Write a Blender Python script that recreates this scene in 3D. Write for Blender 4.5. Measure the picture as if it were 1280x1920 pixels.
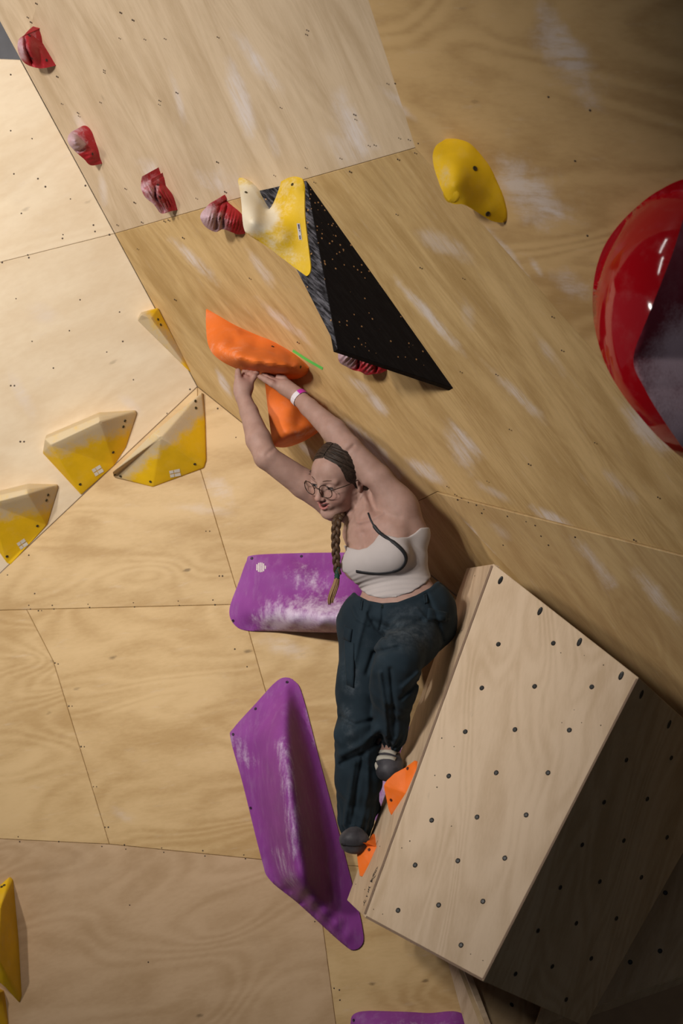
import bpy, bmesh, math, random
import numpy as np
from mathutils import Vector, Matrix
from mathutils.bvhtree import BVHTree
from mathutils.geometry import delaunay_2d_cdt

for _o in list(bpy.data.objects):
    bpy.data.objects.remove(_o, do_unlink=True)
scene = bpy.context.scene
COL = scene.collection
random.seed(7)
RNG = np.random.default_rng(11)

# ------------------------------------------------------------------ camera
W_PX, H_PX = 1280.0, 1920.0
LENS, SENSOR = 70.0, 36.0
F_PX = H_PX * LENS / SENSOR
PITCH = math.radians(6.0)
CAM = Vector((0.0, 0.0, 1.75))
RIGHT = Vector((1, 0, 0))
FWD = Vector((0, math.cos(PITCH), math.sin(PITCH)))
UP = Vector((0, -math.sin(PITCH), math.cos(PITCH)))
D0 = 6.2                                    # distance of the climber

cam_data = bpy.data.cameras.new('camera')
cam_data.sensor_fit = 'VERTICAL'
cam_data.sensor_height = SENSOR
cam_data.sensor_width = 24.0
cam_data.lens = LENS
cam_data.dof.use_dof = True
cam_data.dof.focus_distance = D0
cam_data.dof.aperture_fstop = 2.4
cam = bpy.data.objects.new('camera', cam_data)
COL.objects.link(cam)
cam.location = CAM
cam.rotation_euler = (math.pi / 2 + PITCH, 0, 0)
scene.camera = cam

def ray(px, py):
    return FWD + RIGHT * ((px - 640.0) / F_PX) + UP * ((960.0 - py) / F_PX)
def P(px, py, d):
    """a point at depth d (metres along the view axis)"""
    return CAM + ray(px, py) * d
def CV(r, u, t):
    """direction from camera-aligned parts: right, up, towards the camera"""
    return RIGHT * r + UP * u - FWD * t

# ------------------------------------------------------------------ world, lamps, exposure
world = bpy.data.worlds.new('world')
scene.world = world
world.use_nodes = True
world.node_tree.nodes['Background'].inputs[0].default_value = (0.78, 0.86, 1.0, 1)
world.node_tree.nodes['Background'].inputs[1].default_value = 0.11

def area_light(name, loc, target, sx, sy, power, color, spread=180):
    ld = bpy.data.lights.new(name, 'AREA')
    ld.shape = 'RECTANGLE'
    ld.size, ld.size_y = sx, sy
    ld.energy = power
    ld.color = color
    ld.spread = math.radians(spread)
    o = bpy.data.objects.new(name, ld)
    COL.objects.link(o)
    o.location = loc
    o.rotation_euler = (Vector(target) - Vector(loc)).to_track_quat('-Z', 'Y').to_euler()
    return o
def cam_pt(x, up, d):
    return CAM + RIGHT * x + UP * up + FWD * d
area_light('flood_and_fill_lamp', cam_pt(-2.25, 1.65, 2.1), (-1.57, 6.43, 3.71), 0.12, 0.42, 36, (1.0, 0.935, 0.86), 76)
area_light('flood_and_fill_lamp', cam_pt(-3.3, 1.7, 2.7), (-0.58, 6.61, 1.95), 0.12, 0.42, 12, (1.0, 0.935, 0.86), 56)
area_light('flood_and_fill_lamp', cam_pt(-2.6, 1.8, 2.3), P(930, 1400, 5.9), 0.12, 0.42, 4, (1.0, 0.935, 0.86), 44)  # narrow fill beam added to brighten the big volume's front panel
area_light('strip_lamp', cam_pt(-1.25, 2.96, 3.73), cam_pt(0.95, 0.65, 5.1), 0.10, 0.75, 4.5, (1.0, 0.97, 0.93))
area_light('strip_lamp', cam_pt(-0.75, 3.25, 4.45), cam_pt(0.95, 0.65, 5.1), 0.10, 0.6, 3.0, (1.0, 0.97, 0.93))

scene.view_settings.view_transform = 'Standard'
scene.view_settings.look = 'None'
scene.view_settings.exposure = 0.0
scene.view_settings.gamma = 1.0
scene.view_settings.use_curve_mapping = False

# ------------------------------------------------------------------ object helpers
def link(o, parent=None):
    COL.objects.link(o)
    if parent is not None:
        o.parent = parent
    return o
def tag(o, label=None, cat=None, group=None, kind=None):
    if label: o['label'] = label
    if cat: o['category'] = cat
    if group: o['group'] = group
    if kind: o['kind'] = kind
    return o
def empty(name, mat, label=None, cat=None, group=None, kind=None):
    o = bpy.data.objects.new(name, None)
    o.empty_display_size = 0.1
    COL.objects.link(o)
    o.matrix_basis = mat if isinstance(mat, Matrix) else Matrix.Translation(mat)
    PMAT[o.name] = o.matrix_basis.copy()
    return tag(o, label, cat, group, kind)
PMAT = {}
def attach(o, parent, world=None):
    """parent o, keeping it at the given world matrix"""
    world = Matrix.Identity(4) if world is None else world
    if parent is None:
        o.matrix_basis = world
    else:
        o.parent = parent
        o.matrix_basis = PMAT[parent.name].inverted() @ world
    return o
def mesh_obj(name, verts, faces, mat, parent=None, smooth=False, uvs=None):
    me = bpy.data.meshes.new(name)
    me.from_pydata([tuple(v) for v in verts], [], [tuple(f) for f in faces])
    if uvs is not None:
        lay = me.uv_layers.new(name='UVMap')
        for lp in me.loops:
            lay.data[lp.index].uv = uvs[lp.vertex_index]
    me.validate()
    if mat: me.materials.append(mat)
    if smooth:
        me.polygons.foreach_set('use_smooth', [True] * len(me.polygons))
    o = bpy.data.objects.new(name, me)
    return link(o, parent)
def bm_obj(name, bm, mat, parent=None, smooth=False):
    me = bpy.data.meshes.new(name)
    bm.to_mesh(me); bm.free()
    if mat: me.materials.append(mat)
    if smooth:
        me.polygons.foreach_set('use_smooth', [True] * len(me.polygons))
    return link(bpy.data.objects.new(name, me), parent)

# ------------------------------------------------------------------ material helpers
class NT:
    def __init__(self, name):
        self.m = bpy.data.materials.new(name)
        self.m.use_nodes = True
        self.t = self.m.node_tree
        self.b = self.t.nodes['Principled BSDF']
    def n(self, typ, **kw):
        nd = self.t.nodes.new(typ)
        for k, v in kw.items(): setattr(nd, k, v)
        return nd
    def l(self, a, b): self.t.links.new(a, b)
    def val(self, sock, v):
        if hasattr(v, 'is_linked') or isinstance(v, bpy.types.NodeSocket): self.l(v, sock)
        else: sock.default_value = v
    def math(self, op, a, b=0.0, c=0.0, clamp=False):
        nd = self.n('ShaderNodeMath', operation=op, use_clamp=clamp)
        self.val(nd.inputs[0], a); self.val(nd.inputs[1], b)
        if len(nd.inputs) > 2: self.val(nd.inputs[2], c)
        return nd.outputs[0]
    def mix(self, fac, a, b, blend='MIX'):
        nd = self.n('ShaderNodeMix', data_type='RGBA', blend_type=blend)
        self.val(nd.inputs[0], fac)
        self.val(nd.inputs[6], a if not isinstance(a, tuple) or len(a) == 4 else (*a, 1))
        self.val(nd.inputs[7], b if not isinstance(b, tuple) or len(b) == 4 else (*b, 1))
        return nd.outputs[2]
    def noise(self, vec, scale, detail=3.0, rough=0.55, dist=0.0):
        nd = self.n('ShaderNodeTexNoise')
        if vec is not None: self.l(vec, nd.inputs['Vector'])
        nd.inputs['Scale'].default_value = scale
        nd.inputs['Detail'].default_value = detail
        nd.inputs['Roughness'].default_value = rough
        nd.inputs['Distortion'].default_value = dist
        return nd.outputs['Fac']
    def ramp(self, fac, lo, hi, smooth=True):
        nd = self.n('ShaderNodeMapRange')
        if smooth: nd.interpolation_type = 'SMOOTHSTEP'
        self.val(nd.inputs[0], fac)
        nd.inputs[1].default_value = lo; nd.inputs[2].default_value = hi
        return nd.outputs[0]
    def mapping(self, vec, loc=(0,0,0), rot=(0,0,0), scale=(1,1,1), typ='POINT'):
        nd = self.n('ShaderNodeMapping', vector_type=typ)
        self.l(vec, nd.inputs[0])
        nd.inputs[1].default_value = loc; nd.inputs[2].default_value = rot; nd.inputs[3].default_value = scale
        return nd.outputs[0]
    def bump(self, h, strength, dist=0.002):
        nd = self.n('ShaderNodeBump')
        nd.inputs['Strength'].default_value = strength
        nd.inputs['Distance'].default_value = dist
        self.l(h, nd.inputs['Height'])
        self.l(nd.outputs[0], self.b.inputs['Normal'])

def srgb(r, g, b):
    f = lambda c: (c/255/12.92) if c/255 <= 0.04045 else ((c/255 + 0.055)/1.055)**2.4
    return (f(r), f(g), f(b))

def plain(name, col, rough=0.6, noise=0.06, bump=0.0, bscale=300, spec=0.4, metal=0.0):
    t = NT(name)
    co = t.n('ShaderNodeTexCoord').outputs['Object']
    nz = t.noise(co, 18, 4)
    c = t.mix(t.ramp(nz, 0.3, 0.7), tuple(x*(1-noise) for x in col), tuple(min(1, x*(1+noise)) for x in col))
    t.l(c, t.b.inputs['Base Color'])
    t.b.inputs['Roughness'].default_value = rough
    t.b.inputs['Specular IOR Level'].default_value = spec
    t.b.inputs['Metallic'].default_value = metal
    if bump: t.bump(t.noise(co, bscale, 2), bump)
    return t.m

def chalked(name, col, chalk=(0.72, 0.66, 0.68), rough=0.62, grit=0.25, nscale=30, streak=(1, 1, 1), bump=0.25, spec=0.35):
    """moulded climbing hold: colour with white chalk where the vertex attribute says hands go"""
    t = NT(name)
    co = t.n('ShaderNodeTexCoord').outputs['Object']
    at = t.n('ShaderNodeAttribute', attribute_name='chalk').outputs['Fac']
    nz = t.noise(t.mapping(co, scale=streak), nscale, 5, 0.65)
    fine = t.noise(co, 140, 3)
    k = t.math('ADD', at, t.math('MULTIPLY', t.math('SUBTRACT', nz, 0.5), 1.5))
    k = t.math('ADD', k, t.math('MULTIPLY', t.math('SUBTRACT', fine, 0.5), 0.5))
    mask = t.math('MULTIPLY', t.ramp(k, 0.10, 1.05), t.ramp(at, 0.0, 0.2))
    dust = t.math('MULTIPLY', t.ramp(nz, 0.45, 0.8), 0.10)
    base = t.mix(t.ramp(t.noise(co, 9, 3), 0.3, 0.7), tuple(x*0.90 for x in col), tuple(min(1, x*1.06) for x in col))
    c = t.mix(t.math('MAXIMUM', t.math('MULTIPLY', mask, 0.88), dust), base, chalk)
    t.l(c, t.b.inputs['Base Color'])
    t.b.inputs['Roughness'].default_value = rough
    t.b.inputs['Specular IOR Level'].default_value = spec
    t.bump(t.noise(co, 260, 2), bump, 0.0012)
    return t.m

def wood(name, light, dark, angle=0.0, stretch=7.0, scale=2.2, smears=(), knots=0.5, dirt=0.25, figure=0.5, vary=0.05, rough=0.55, dots=0.0):
    """rotary-cut birch plywood; UV = metres on the board. smears: (u, v, angle, half length, half width, strength) chalk marks"""
    t = NT(name)
    uv = t.n('ShaderNodeUVMap').outputs[0]
    oi = t.n('ShaderNodeObjectInfo').outputs['Random']
    off = t.n('ShaderNodeCombineXYZ')
    t.l(t.math('MULTIPLY', oi, 37.0), off.inputs[0]); t.l(t.math('MULTIPLY', oi, 91.0), off.inputs[1])
    add = t.n('ShaderNodeVectorMath', operation='ADD')
    t.l(uv, add.inputs[0]); t.l(off.outputs[0], add.inputs[1])
    g = t.mapping(t.mapping(add.outputs[0], rot=(0, 0, -angle)), scale=(1.0, stretch, 1.0))
    big = t.noise(g, scale, 4, 0.5, 0.6)
    fine = t.noise(g, scale * 14, 3, 0.6)
    rings = t.math('SINE', t.math('MULTIPLY', t.noise(g, scale * 0.45, 1.5, 0.4, 0.8), 95.0))
    rings = t.math('MULTIPLY', t.math('ADD', rings, 1.0), 0.5)
    blot = t.noise(add.outputs[0], 1.3, 4, 0.55)
    f = t.math('ADD', t.math('MULTIPLY', big, 0.65), t.math('MULTIPLY', fine, 0.22))
    f = t.math('ADD', f, t.math('MULTIPLY', rings, 0.13 * figure))
    f = t.math('ADD', f, t.math('MULTIPLY', blot, 0.35))
    c = t.mix(t.ramp(f, 0.42, 0.86), dark, light)
    # knots: small dark flecks drawn out along the grain
    vor = t.n('ShaderNodeTexVoronoi'); vor.inputs['Scale'].default_value = 4.6
    t.l(t.mapping(t.mapping(add.outputs[0], rot=(0, 0, -angle)), scale=(1.0, 2.2, 1.0)), vor.inputs['Vector'])
    sep = t.n('ShaderNodeSeparateColor'); t.l(vor.outputs['Color'], sep.inputs[0])
    k = t.math('MULTIPLY', t.ramp(t.math('ADD', vor.outputs['Distance'], t.math('MULTIPLY', t.math('SUBTRACT', fine, 0.5), 0.12)), 0.085, 0.015), t.math('GREATER_THAN', sep.outputs[0], 0.55))
    c = t.mix(t.math('MULTIPLY', k, knots), c, tuple(x * 0.35 for x in dark))
    # grey-brown rubbed dirt
    d = t.ramp(t.noise(add.outputs[0], 2.1, 5, 0.62), 0.52, 0.78)
    c = t.mix(t.math('MULTIPLY', d, dirt), c, tuple(x * 0.62 for x in dark))
    # board to board
    hsv = t.n('ShaderNodeHueSaturation')
    t.l(t.math('ADD', t.math('MULTIPLY', oi, 2 * vary), 1 - vary), hsv.inputs['Value'])
    t.l(c, hsv.inputs['Color']); c = hsv.outputs[0]
    if smears:
        nd = t.noise(uv, 7, 5, 0.65)
        ns = t.noise(t.mapping(t.mapping(uv, rot=(0, 0, -angle)), scale=(1, stretch + 1.5, 1)), 9, 5, 0.7)
        acc = None
        for (u, v, a, la, lb, s) in smears:
            q = t.mapping(uv, loc=(u, v, 0), rot=(0, 0, a), scale=(la, lb, 1), typ='TEXTURE')
            ln = t.n('ShaderNodeVectorMath', operation='LENGTH'); t.l(q, ln.inputs[0])
            r = t.math('ADD', ln.outputs['Value'], t.math('MULTIPLY', t.math('SUBTRACT', nd, 0.5), 2.6))
            e = t.math('MULTIPLY', t.ramp(r, 1.2, 0.1), s)
            acc = e if acc is None else t.math('MAXIMUM', acc, e)
        veil = t.math('MULTIPLY', t.ramp(ns, 0.56, 0.8), 0.16)
        acc = t.math('MULTIPLY', t.math('MAXIMUM', acc, veil), t.ramp(ns, 0.24, 0.60))
        c = t.mix(t.math('MULTIPLY', acc, 1.2, clamp=True), c, (0.70, 0.62, 0.58))
    t.l(c, t.b.inputs['Base Color'])
    t.b.inputs['Roughness'].default_value = rough
    t.b.inputs['Specular IOR Level'].default_value = 0.3
    t.bump(fine, 0.12, 0.001)
    return t.m
# ------------------------------------------------------------------ planes of the climbing walls
class Plane:
    """plane through three points, normal on the camera's side; local x, y in the plane"""
    def __init__(self, a, b, c):
        n = (b - a).cross(c - a).normalized()
        if n.dot(CAM - a) < 0: n = -n
        self.o, self.n = a.copy(), n
        u = Vector((1, 0, 0)) - n * n.x
        self.u = u.normalized()
        self.v = n.cross(self.u)
        self.mat = Matrix.Translation(self.o) @ Matrix((self.u, self.v, self.n)).transposed().to_4x4()
        self.inv = self.mat.inverted()
    def on(self, px, py, h=0.0):
        r = ray(px, py)
        t = (self.o + self.n * h - CAM).dot(self.n) / r.dot(self.n)
        return CAM + r * t
    def depth(self, px, py, h=0.0):
        return (self.on(px, py, h) - CAM).dot(FWD)
    def loc(self, px, py, h=0.0):
        return self.inv @ self.on(px, py, h)

Q = (370, 725)
def yc(x): return 725 + 0.81 * (x - 370)
_q = P(*Q, 6.75)
_h = Vector((0.18, 1, 0)).normalized()
def _Lpt(px, py):
    r = ray(px, py)
    return CAM + r * ((_q - CAM).dot(_h) / r.dot(_h))
PL = Plane(_Lpt(370, 725), _Lpt(900, 1200), _Lpt(200, 1500))                  # lower back wall
PM = Plane(PL.on(*Q), PL.on(1170, yc(1170)), P(780, 275, 5.75))                 # overhang
PU = Plane(PL.on(*Q), PL.on(0, 1075), PM.on(40, 115))                          # upper back wall

def smear(plane, x0, y0, x1, y1, w, s=0.6):
    """chalk mark between two pixels on a plane, w = width in pixels"""
    a, b = plane.loc(x0, y0), plane.loc(x1, y1)
    c = (a + b) / 2
    d = b - a
    nx, ny = -(y1 - y0), (x1 - x0)
    ln = math.hypot(nx, ny)
    e = plane.loc((x0 + x1) / 2 + nx / ln * w / 2, (y0 + y1) / 2 + ny / ln * w / 2) - c
    perp = Vector((-d.y, d.x, 0)).normalized()
    return (c.x, c.y, math.atan2(d.y, d.x), d.length / 2 + 0.02, max(0.02, abs(e.dot(perp))), s)

SM_TOP = [smear(PM, *a) for a in [
    (440, 60, 515, 165, 34, .75), (425, 110, 475, 265, 34, .7), (325, 150, 345, 230, 18, .5), (630, 195, 690, 285, 60, .75),
    (268, 295, 300, 345, 40, .6), (140, 215, 165, 250, 20, .4), (380, 330, 440, 350, 60, .5), (505, 240, 520, 300, 20, .4),
    (720, 170, 775, 205, 16, .5), (600, 250, 680, 300, 60, .35), (190, 330, 196, 380, 12, .4)]]
SM_MID = [smear(PM, *a) for a in [
    (320, 445, 395, 520, 24, .6), (465, 470, 500, 520, 22, .5), (480, 560, 590, 650, 14, .5), (740, 520, 848, 640, 20, .7),
    (610, 590, 640, 640, 20, .4), (790, 440, 870, 480, 40, .35), (700, 745, 720, 775, 26, .6), (640, 790, 760, 900, 34, .75),
    (840, 810, 880, 880, 40, .55), (850, 800, 890, 845, 16, .7), (930, 700, 1010, 780, 22, .5), (1010, 640, 1060, 700, 24, .35),
    (760, 860, 830, 905, 26, .6), (900, 910, 960, 940, 18, .35), (1000, 950, 1080, 1000, 26, .7), (1165, 755, 1250, 840, 44, .6),
    (640, 700, 700, 740, 16, .4), (410, 700, 430, 740, 14, .6), (560, 830, 590, 855, 20, .6), (870, 560, 880, 610, 30, .3), (1130, 880, 1180, 930, 24, .35)]]
SM_RIGHT = [smear(PM, *a) for a in [
    (1010, 20, 1115, 175, 84, .55), (930, 310, 1080, 405, 96, .6), (1000, 380, 1080, 412, 20, .7), (1030, 510, 1110, 560, 50, .5),
    (900, 410, 1020, 560, 12, .5), (1000, 490, 1015, 510, 14, .7), (720, 185, 780, 220, 16, .4)]]
SM_LOW = [smear(PM, *a) for a in [
    (1080, 1010, 1145, 1090, 30, .6), (1200, 1080, 1280, 1170, 34, .55), (860, 970, 960, 1080, 14, .6), (930, 985, 960, 1010, 26, .3), (840, 960, 860, 985, 20, .6)]]
SM_BACK = [smear(PL, *a) for a in [
    (385, 890, 440, 940, 40, .35), (500, 1200, 590, 1230, 40, .3), (215, 1520, 250, 1540, 30, .25), (330, 950, 430, 960, 20, .25)]]
SM_UP = [smear(PU, *a) for a in [(20, 700, 60, 780, 30, .3), (230, 745, 255, 770, 20, .3), (60, 580, 110, 600, 40, .25)]]

T_LIGHT, T_DARK = (0.66, 0.475, 0.285), (0.45, 0.285, 0.135)
w_top = wood('plywood_overhang_top', (0.67, 0.52, 0.355), (0.50, 0.365, 0.225), angle=-1.0, smears=SM_TOP, knots=0.3, dirt=0.15)
w_mid = wood('plywood_overhang', (0.60, 0.415, 0.195), (0.39, 0.245, 0.095), angle=-0.75, smears=SM_MID, knots=0.35, dirt=0.25)
w_right = wood('plywood_overhang_warm', (0.60, 0.40, 0.185), (0.41, 0.25, 0.10), angle=0.2, stretch=2.6, scale=1.8, figure=1.3, smears=SM_RIGHT, knots=0.3, dirt=0.2)
w_low = wood('plywood_overhang_low', (0.58, 0.41, 0.20), (0.42, 0.27, 0.12), angle=-0.75, smears=SM_LOW, knots=0.3, dirt=0.25)
w_back = wood('plywood_back', (0.64, 0.445, 0.22), (0.45, 0.28, 0.11), angle=0.15, stretch=3.0, scale=2.4, figure=0.8, smears=SM_BACK, knots=0.75, dirt=0.2)
w_backlow = wood('plywood_back_low', (0.56, 0.385, 0.23), (0.42, 0.27, 0.14), angle=0.3, stretch=2.5, scale=2.4, figure=0.8, knots=0.75, dirt=0.3)
w_up = wood('plywood_upper_lightened', (0.82, 0.68, 0.49), (0.69, 0.53, 0.345), angle=0.4, stretch=2.5, scale=2.0, figure=0.5, smears=SM_UP, knots=0.35, dirt=0.12)  # boards lightened to stand for the stronger light on this wall
w_edge = plain('plywood_edge', (0.30, 0.19, 0.10), 0.7)
m_seam = plain('seam_backing', (0.40, 0.27, 0.15), 0.8)  # colour of the backing sheet seen through the seams
m_screw = plain('dark_screw_head', (0.075, 0.05, 0.035), 0.45, metal=0.3)

def shrink(pts, e):
    """inset a polygon (Vector list, any winding) by e metres"""
    n = len(pts); area = sum(pts[i].x * pts[(i+1) % n].y - pts[(i+1) % n].x * pts[i].y for i in range(n))
    s = 1 if area > 0 else -1
    out = []
    for i in range(n):
        a, b, c = pts[i-1], pts[i], pts[(i+1) % n]
        d1 = (b - a).normalized(); d2 = (c - b).normalized()
        n1 = Vector((-d1.y, d1.x, 0)) * s; n2 = Vector((-d2.y, d2.x, 0)) * s
        m = (n1 + n2)
        m = m / max(0.35, m.dot(n1)) if m.length > 1e-6 else n1
        out.append(b + m * e)
    return out

def board(plane, poly, mat, parent, h=0.0, thick=0.018, gap=0.0005, name='panel'):
    """one plywood board lying in a plane, given by its corner pixels"""
    pts = [plane.loc(x, y) for x, y in poly]
    for p in pts: p.z = 0
    pts = shrink(pts, gap)
    top = shrink(pts, 0.0015)
    n = len(pts)
    area = sum(pts[i].x * pts[(i+1) % n].y - pts[(i+1) % n].x * pts[i].y for i in range(n))
    if area < 0: pts.reverse(); top.reverse()
    vs = [(p.x, p.y, h) for p in top] + [(p.x, p.y, h - 0.0015) for p in pts] + [(p.x, p.y, h - thick) for p in pts]
    fs = [tuple(range(n))]
    for r in (0, 1):
        for i in range(n):
            j = (i + 1) % n
            fs.append((r*n + j, r*n + i, (r+1)*n + i, (r+1)*n + j))
    fs.append(tuple(reversed(range(2*n, 3*n))))
    o = mesh_obj(name, vs, fs, mat, parent, uvs=[(v[0], v[1]) for v in vs])
    return o

def wall(name, plane, outline):
    """backing sheet behind the boards"""
    pts = [plane.loc(x, y) for x, y in outline]
    n = len(pts)
    vs = [(p.x, p.y, -0.017) for p in pts] + [(p.x, p.y, -0.09) for p in pts]
    fs = [tuple(range(n)), tuple(reversed(range(n, 2*n)))] + [((i+1) % n, i, n + i, n + (i+1) % n) for i in range(n)]
    o = mesh_obj(name, vs, fs, m_seam)
    bm = bmesh.new(); bm.from_mesh(o.data); bmesh.ops.recalc_face_normals(bm, faces=bm.faces); bm.to_mesh(o.data); bm.free()
    o.matrix_basis = plane.mat
    return tag(o, kind='structure')

def dots(name, plane, pts, parent, r=0.004, mat=None, h=0.0004, stretch=None):
    """small screw heads: many tiny discs joined into one object"""
    vs, fs = [], []
    for q in pts:
        c = plane.loc(q[0], q[1]); rr = r * random.uniform(0.6, 1.0)
        b = len(vs); vs.append((c.x, c.y, h + 0.0012))
        for k in range(8):
            a = k * math.pi / 4
            vs.append((c.x + rr * math.cos(a), c.y + rr * math.sin(a), h))
        for k in range(8): fs.append((b, b + 1 + k, b + 1 + (k + 1) % 8))
    o = mesh_obj(name, vs, fs, mat or m_screw, parent)
    return tag(o, kind='stuff')

# lower back wall
wall_back = wall('wall_back', PL, [(-260, 1321), (370, 725), (1700, yc(1700)), (1700, 2300), (-260, 2300)])
tag(wall_back, 'lower back wall of tan birch plywood behind the climber', 'wall')
B = [
    ([(-75, 1146), (0, 1075), (370, 725), (372, 868), (452, 1133), (50, 1143)], w_back),
    ([(370, 725), (1570, yc(1570)), (640, 1622), (590, 1622), (452, 1133), (372, 868)], w_back),
    ([(-260, 1321), (-75, 1146), (50, 1143), (100, 1240), (205, 1583), (-260, 1560)], w_back),
    ([(50, 1143), (452, 1133), (590, 1622), (205, 1583), (100, 1240)], w_back),
    ([(-260, 1560), (205, 1583), (590, 1622), (680, 2300), (-260, 2300)], w_backlow),
    ([(590, 1622), (640, 1622), (1570, yc(1570)), (1700, yc(1700)), (1700, 2300), (680, 2300)], w_back)]
for poly, m in B: board(PL, poly, m, wall_back)
scr = [(54,1135),(57,1142),(72,1145),(78,1145),(98,1135),(101,1142),(165,1133),(168,1139),(250,1130),(252,1138),(334,1127),(336,1135),(399,1125),(403,1134),
       (386,996),(393,996),(411,1080),(417,1080),(103,1243),(109,1245),(129,1324),(135,1324),(152,1400),(158,1400),(175,1475),(181,1475),(197,1551),(203,1551),
       (34,1569),(37,1578),(110,1578),(191,1587),(233,1584),(236,1592),(303,1590),(307,1598),(380,1595),(384,1605),(457,1603),(460,1610),(463,1250),(14,1078),(54,1041),(65,1113),
       (243,1697),(278,1804),(626,1853),(636,1856),(637,1875),(590,1728),(408,766),(442,820),(308,893),(440,1217),(490,1090)]
dots('screw_heads', PL, scr, wall_back, 0.0032)

# upper back wall
wall_left = wall('wall_left', PU, [(-400, 1453), (-400, 93), (38, 112), (370, 725), (0, 1075)])
tag(wall_left, 'upper wall of plywood, lightened as if more brightly lit, beside the overhang', 'wall')
board(PU, [(-400, 592), (-400, 93), (38, 112), (215, 438)], w_up, wall_left)
board(PU, [(-400, 1453), (-400, 592), (215, 438), (370, 725), (0, 1075)], w_up, wall_left)
scr = [(20,140),(118,440),(117,447),(175,422),(178,434),(205,440),(52,478),(54,483),(103,228),(110,240),(150,305),(4,492),(160,348),(26,326),(71,335),(132,373),
       (20,723),(27,723),(38,828),(45,828),(224,585),(150,562),(230,640),(30,560),(100,690),(250,712),(60,640),(313,775),(356,730),(200,660),(130,620),(40,400),(85,350),(60,260),(20,245)]
dots('screw_heads', PU, scr, wall_left, 0.0036)

# overhang
wall_right = wall('wall_right', PM, [(-125, -190), (370, 725), (1700, yc(1700)), (1900, 1100), (1900, -300), (-60, -300)])
tag(wall_right, 'large overhanging plywood wall smeared with white chalk', 'wall')
board(PM, [(-125, -190), (39, 113), (147, -250), (-100, -300)], w_top, wall_right)
board(PM, [(39, 113), (215, 438), (780, 277), (600, -290), (150, -290)], w_top, wall_right)
board(PM, [(215, 438), (370, 725), (690, yc(690)), (820, 922), (1500, 1097), (780, 277)], w_mid, wall_right)
board(PM, [(600, -290), (780, 277), (1500, 1097), (1900, 1097), (1900, -290)], w_right, wall_right, h=0.006)
board(PM, [(820, 922), (1500, 1640), (1700, yc(1700)), (1900, 1097), (1500, 1097)], w_low, wall_right, h=0.007)
board(PM, [(690, yc(690)), (820, 922), (1500, 1640)], w_mid, wall_right, h=-0.002)
scr = [(54,31),(60,40),(70,5),(109,142),(118,193),(148,210),(150,216),(228,22),(251,36),(226,70),(273,72),(197,134),(190,190),(301,187),(333,172),(311,71),(300,194),
       (197,130),(410,68),(237,352),(254,378),(268,415),(222,420),(310,413),(318,411),(370,370),(424,358),(470,340),(345,444),(409,302),(578,55),(576,63),(528,200),(666,213),(668,222),(693,271),(704,270),
       (728,155),(743,155),(750,257),(768,260),(786,267),(640,295),(575,313),(516,327),(658,320),(748,297),(591,340),(780,285),(430,400),(470,520),(260,465),(330,560),(620,560),(1037,592),(1055,655),
       (865,695),(870,520),(932,700),(957,803),(993,868),(1117,828),(915,900),(860,935),(895,945),(909,953),(953,966),(988,976),(1005,983),(1080,1005),(1190,1010),(1235,930),(867,932),(855,925),(840,910),
       (905,960),(1016,1003),(1030,1020),(945,1020),(880,940),(1103,440),(1108,205),(1030,180),(1080,300),(700,640),(560,640),(745,400),(790,500)]
dots('screw_heads', PM, scr, wall_right, 0.0034, h=0.0078)

# the hall around: dark back, roof and matting out of frame
def slab(name, x0, x1, y0, y1, z0, z1, mat, label, cat):
    vs = [(x, y, z) for x in (x0, x1) for y in (y0, y1) for z in (z0, z1)]
    fs = [(0,1,3,2),(4,6,7,5),(0,4,5,1),(2,3,7,6),(0,2,6,4),(1,5,7,3)]
    o = mesh_obj(name, vs, fs, mat, uvs=[(v[0] + v[2], v[1] + v[2]) for v in vs])
    return tag(o, label, cat, kind='structure')
m_dark = plain('dark_hall_paint', (0.16, 0.155, 0.165), 0.8)
m_far = plain('grey_hall_paint', (0.42, 0.41, 0.43), 0.8)
slab('wall_far', -8, 8, 9.6, 9.8, 0, 6.2, m_far, 'dark grey hall wall seen above the upper plywood', 'wall')
slab('ceiling', -8, 8, -3, 9.8, 6.2, 6.4, m_dark, 'dark grey hall ceiling high above the climbing walls', 'ceiling')
slab('floor', -8, 8, -3, 9.8, -0.3, 0.0, plain('matting', (0.10, 0.105, 0.12), 0.8), 'dark matted landing floor below the climbing walls', 'floor')

# ------------------------------------------------------------------ plywood volumes
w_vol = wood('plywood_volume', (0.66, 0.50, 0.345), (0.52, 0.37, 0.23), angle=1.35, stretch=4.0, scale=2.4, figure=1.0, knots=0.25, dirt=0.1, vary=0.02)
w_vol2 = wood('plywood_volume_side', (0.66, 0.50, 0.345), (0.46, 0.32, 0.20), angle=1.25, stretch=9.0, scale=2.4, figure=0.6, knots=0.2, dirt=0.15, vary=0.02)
w_vol3 = wood('plywood_volume_shaded', (0.50, 0.36, 0.21), (0.36, 0.24, 0.12), angle=1.2, stretch=4.0, scale=2.4, figure=0.8, knots=0.3, dirt=0.25, vary=0.02)  # darker copy of the volume plywood, shade painted in for faces turned away
m_hole = plain('t_nut_hole', (0.02, 0.019, 0.018), 0.35, metal=0.6)

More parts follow.
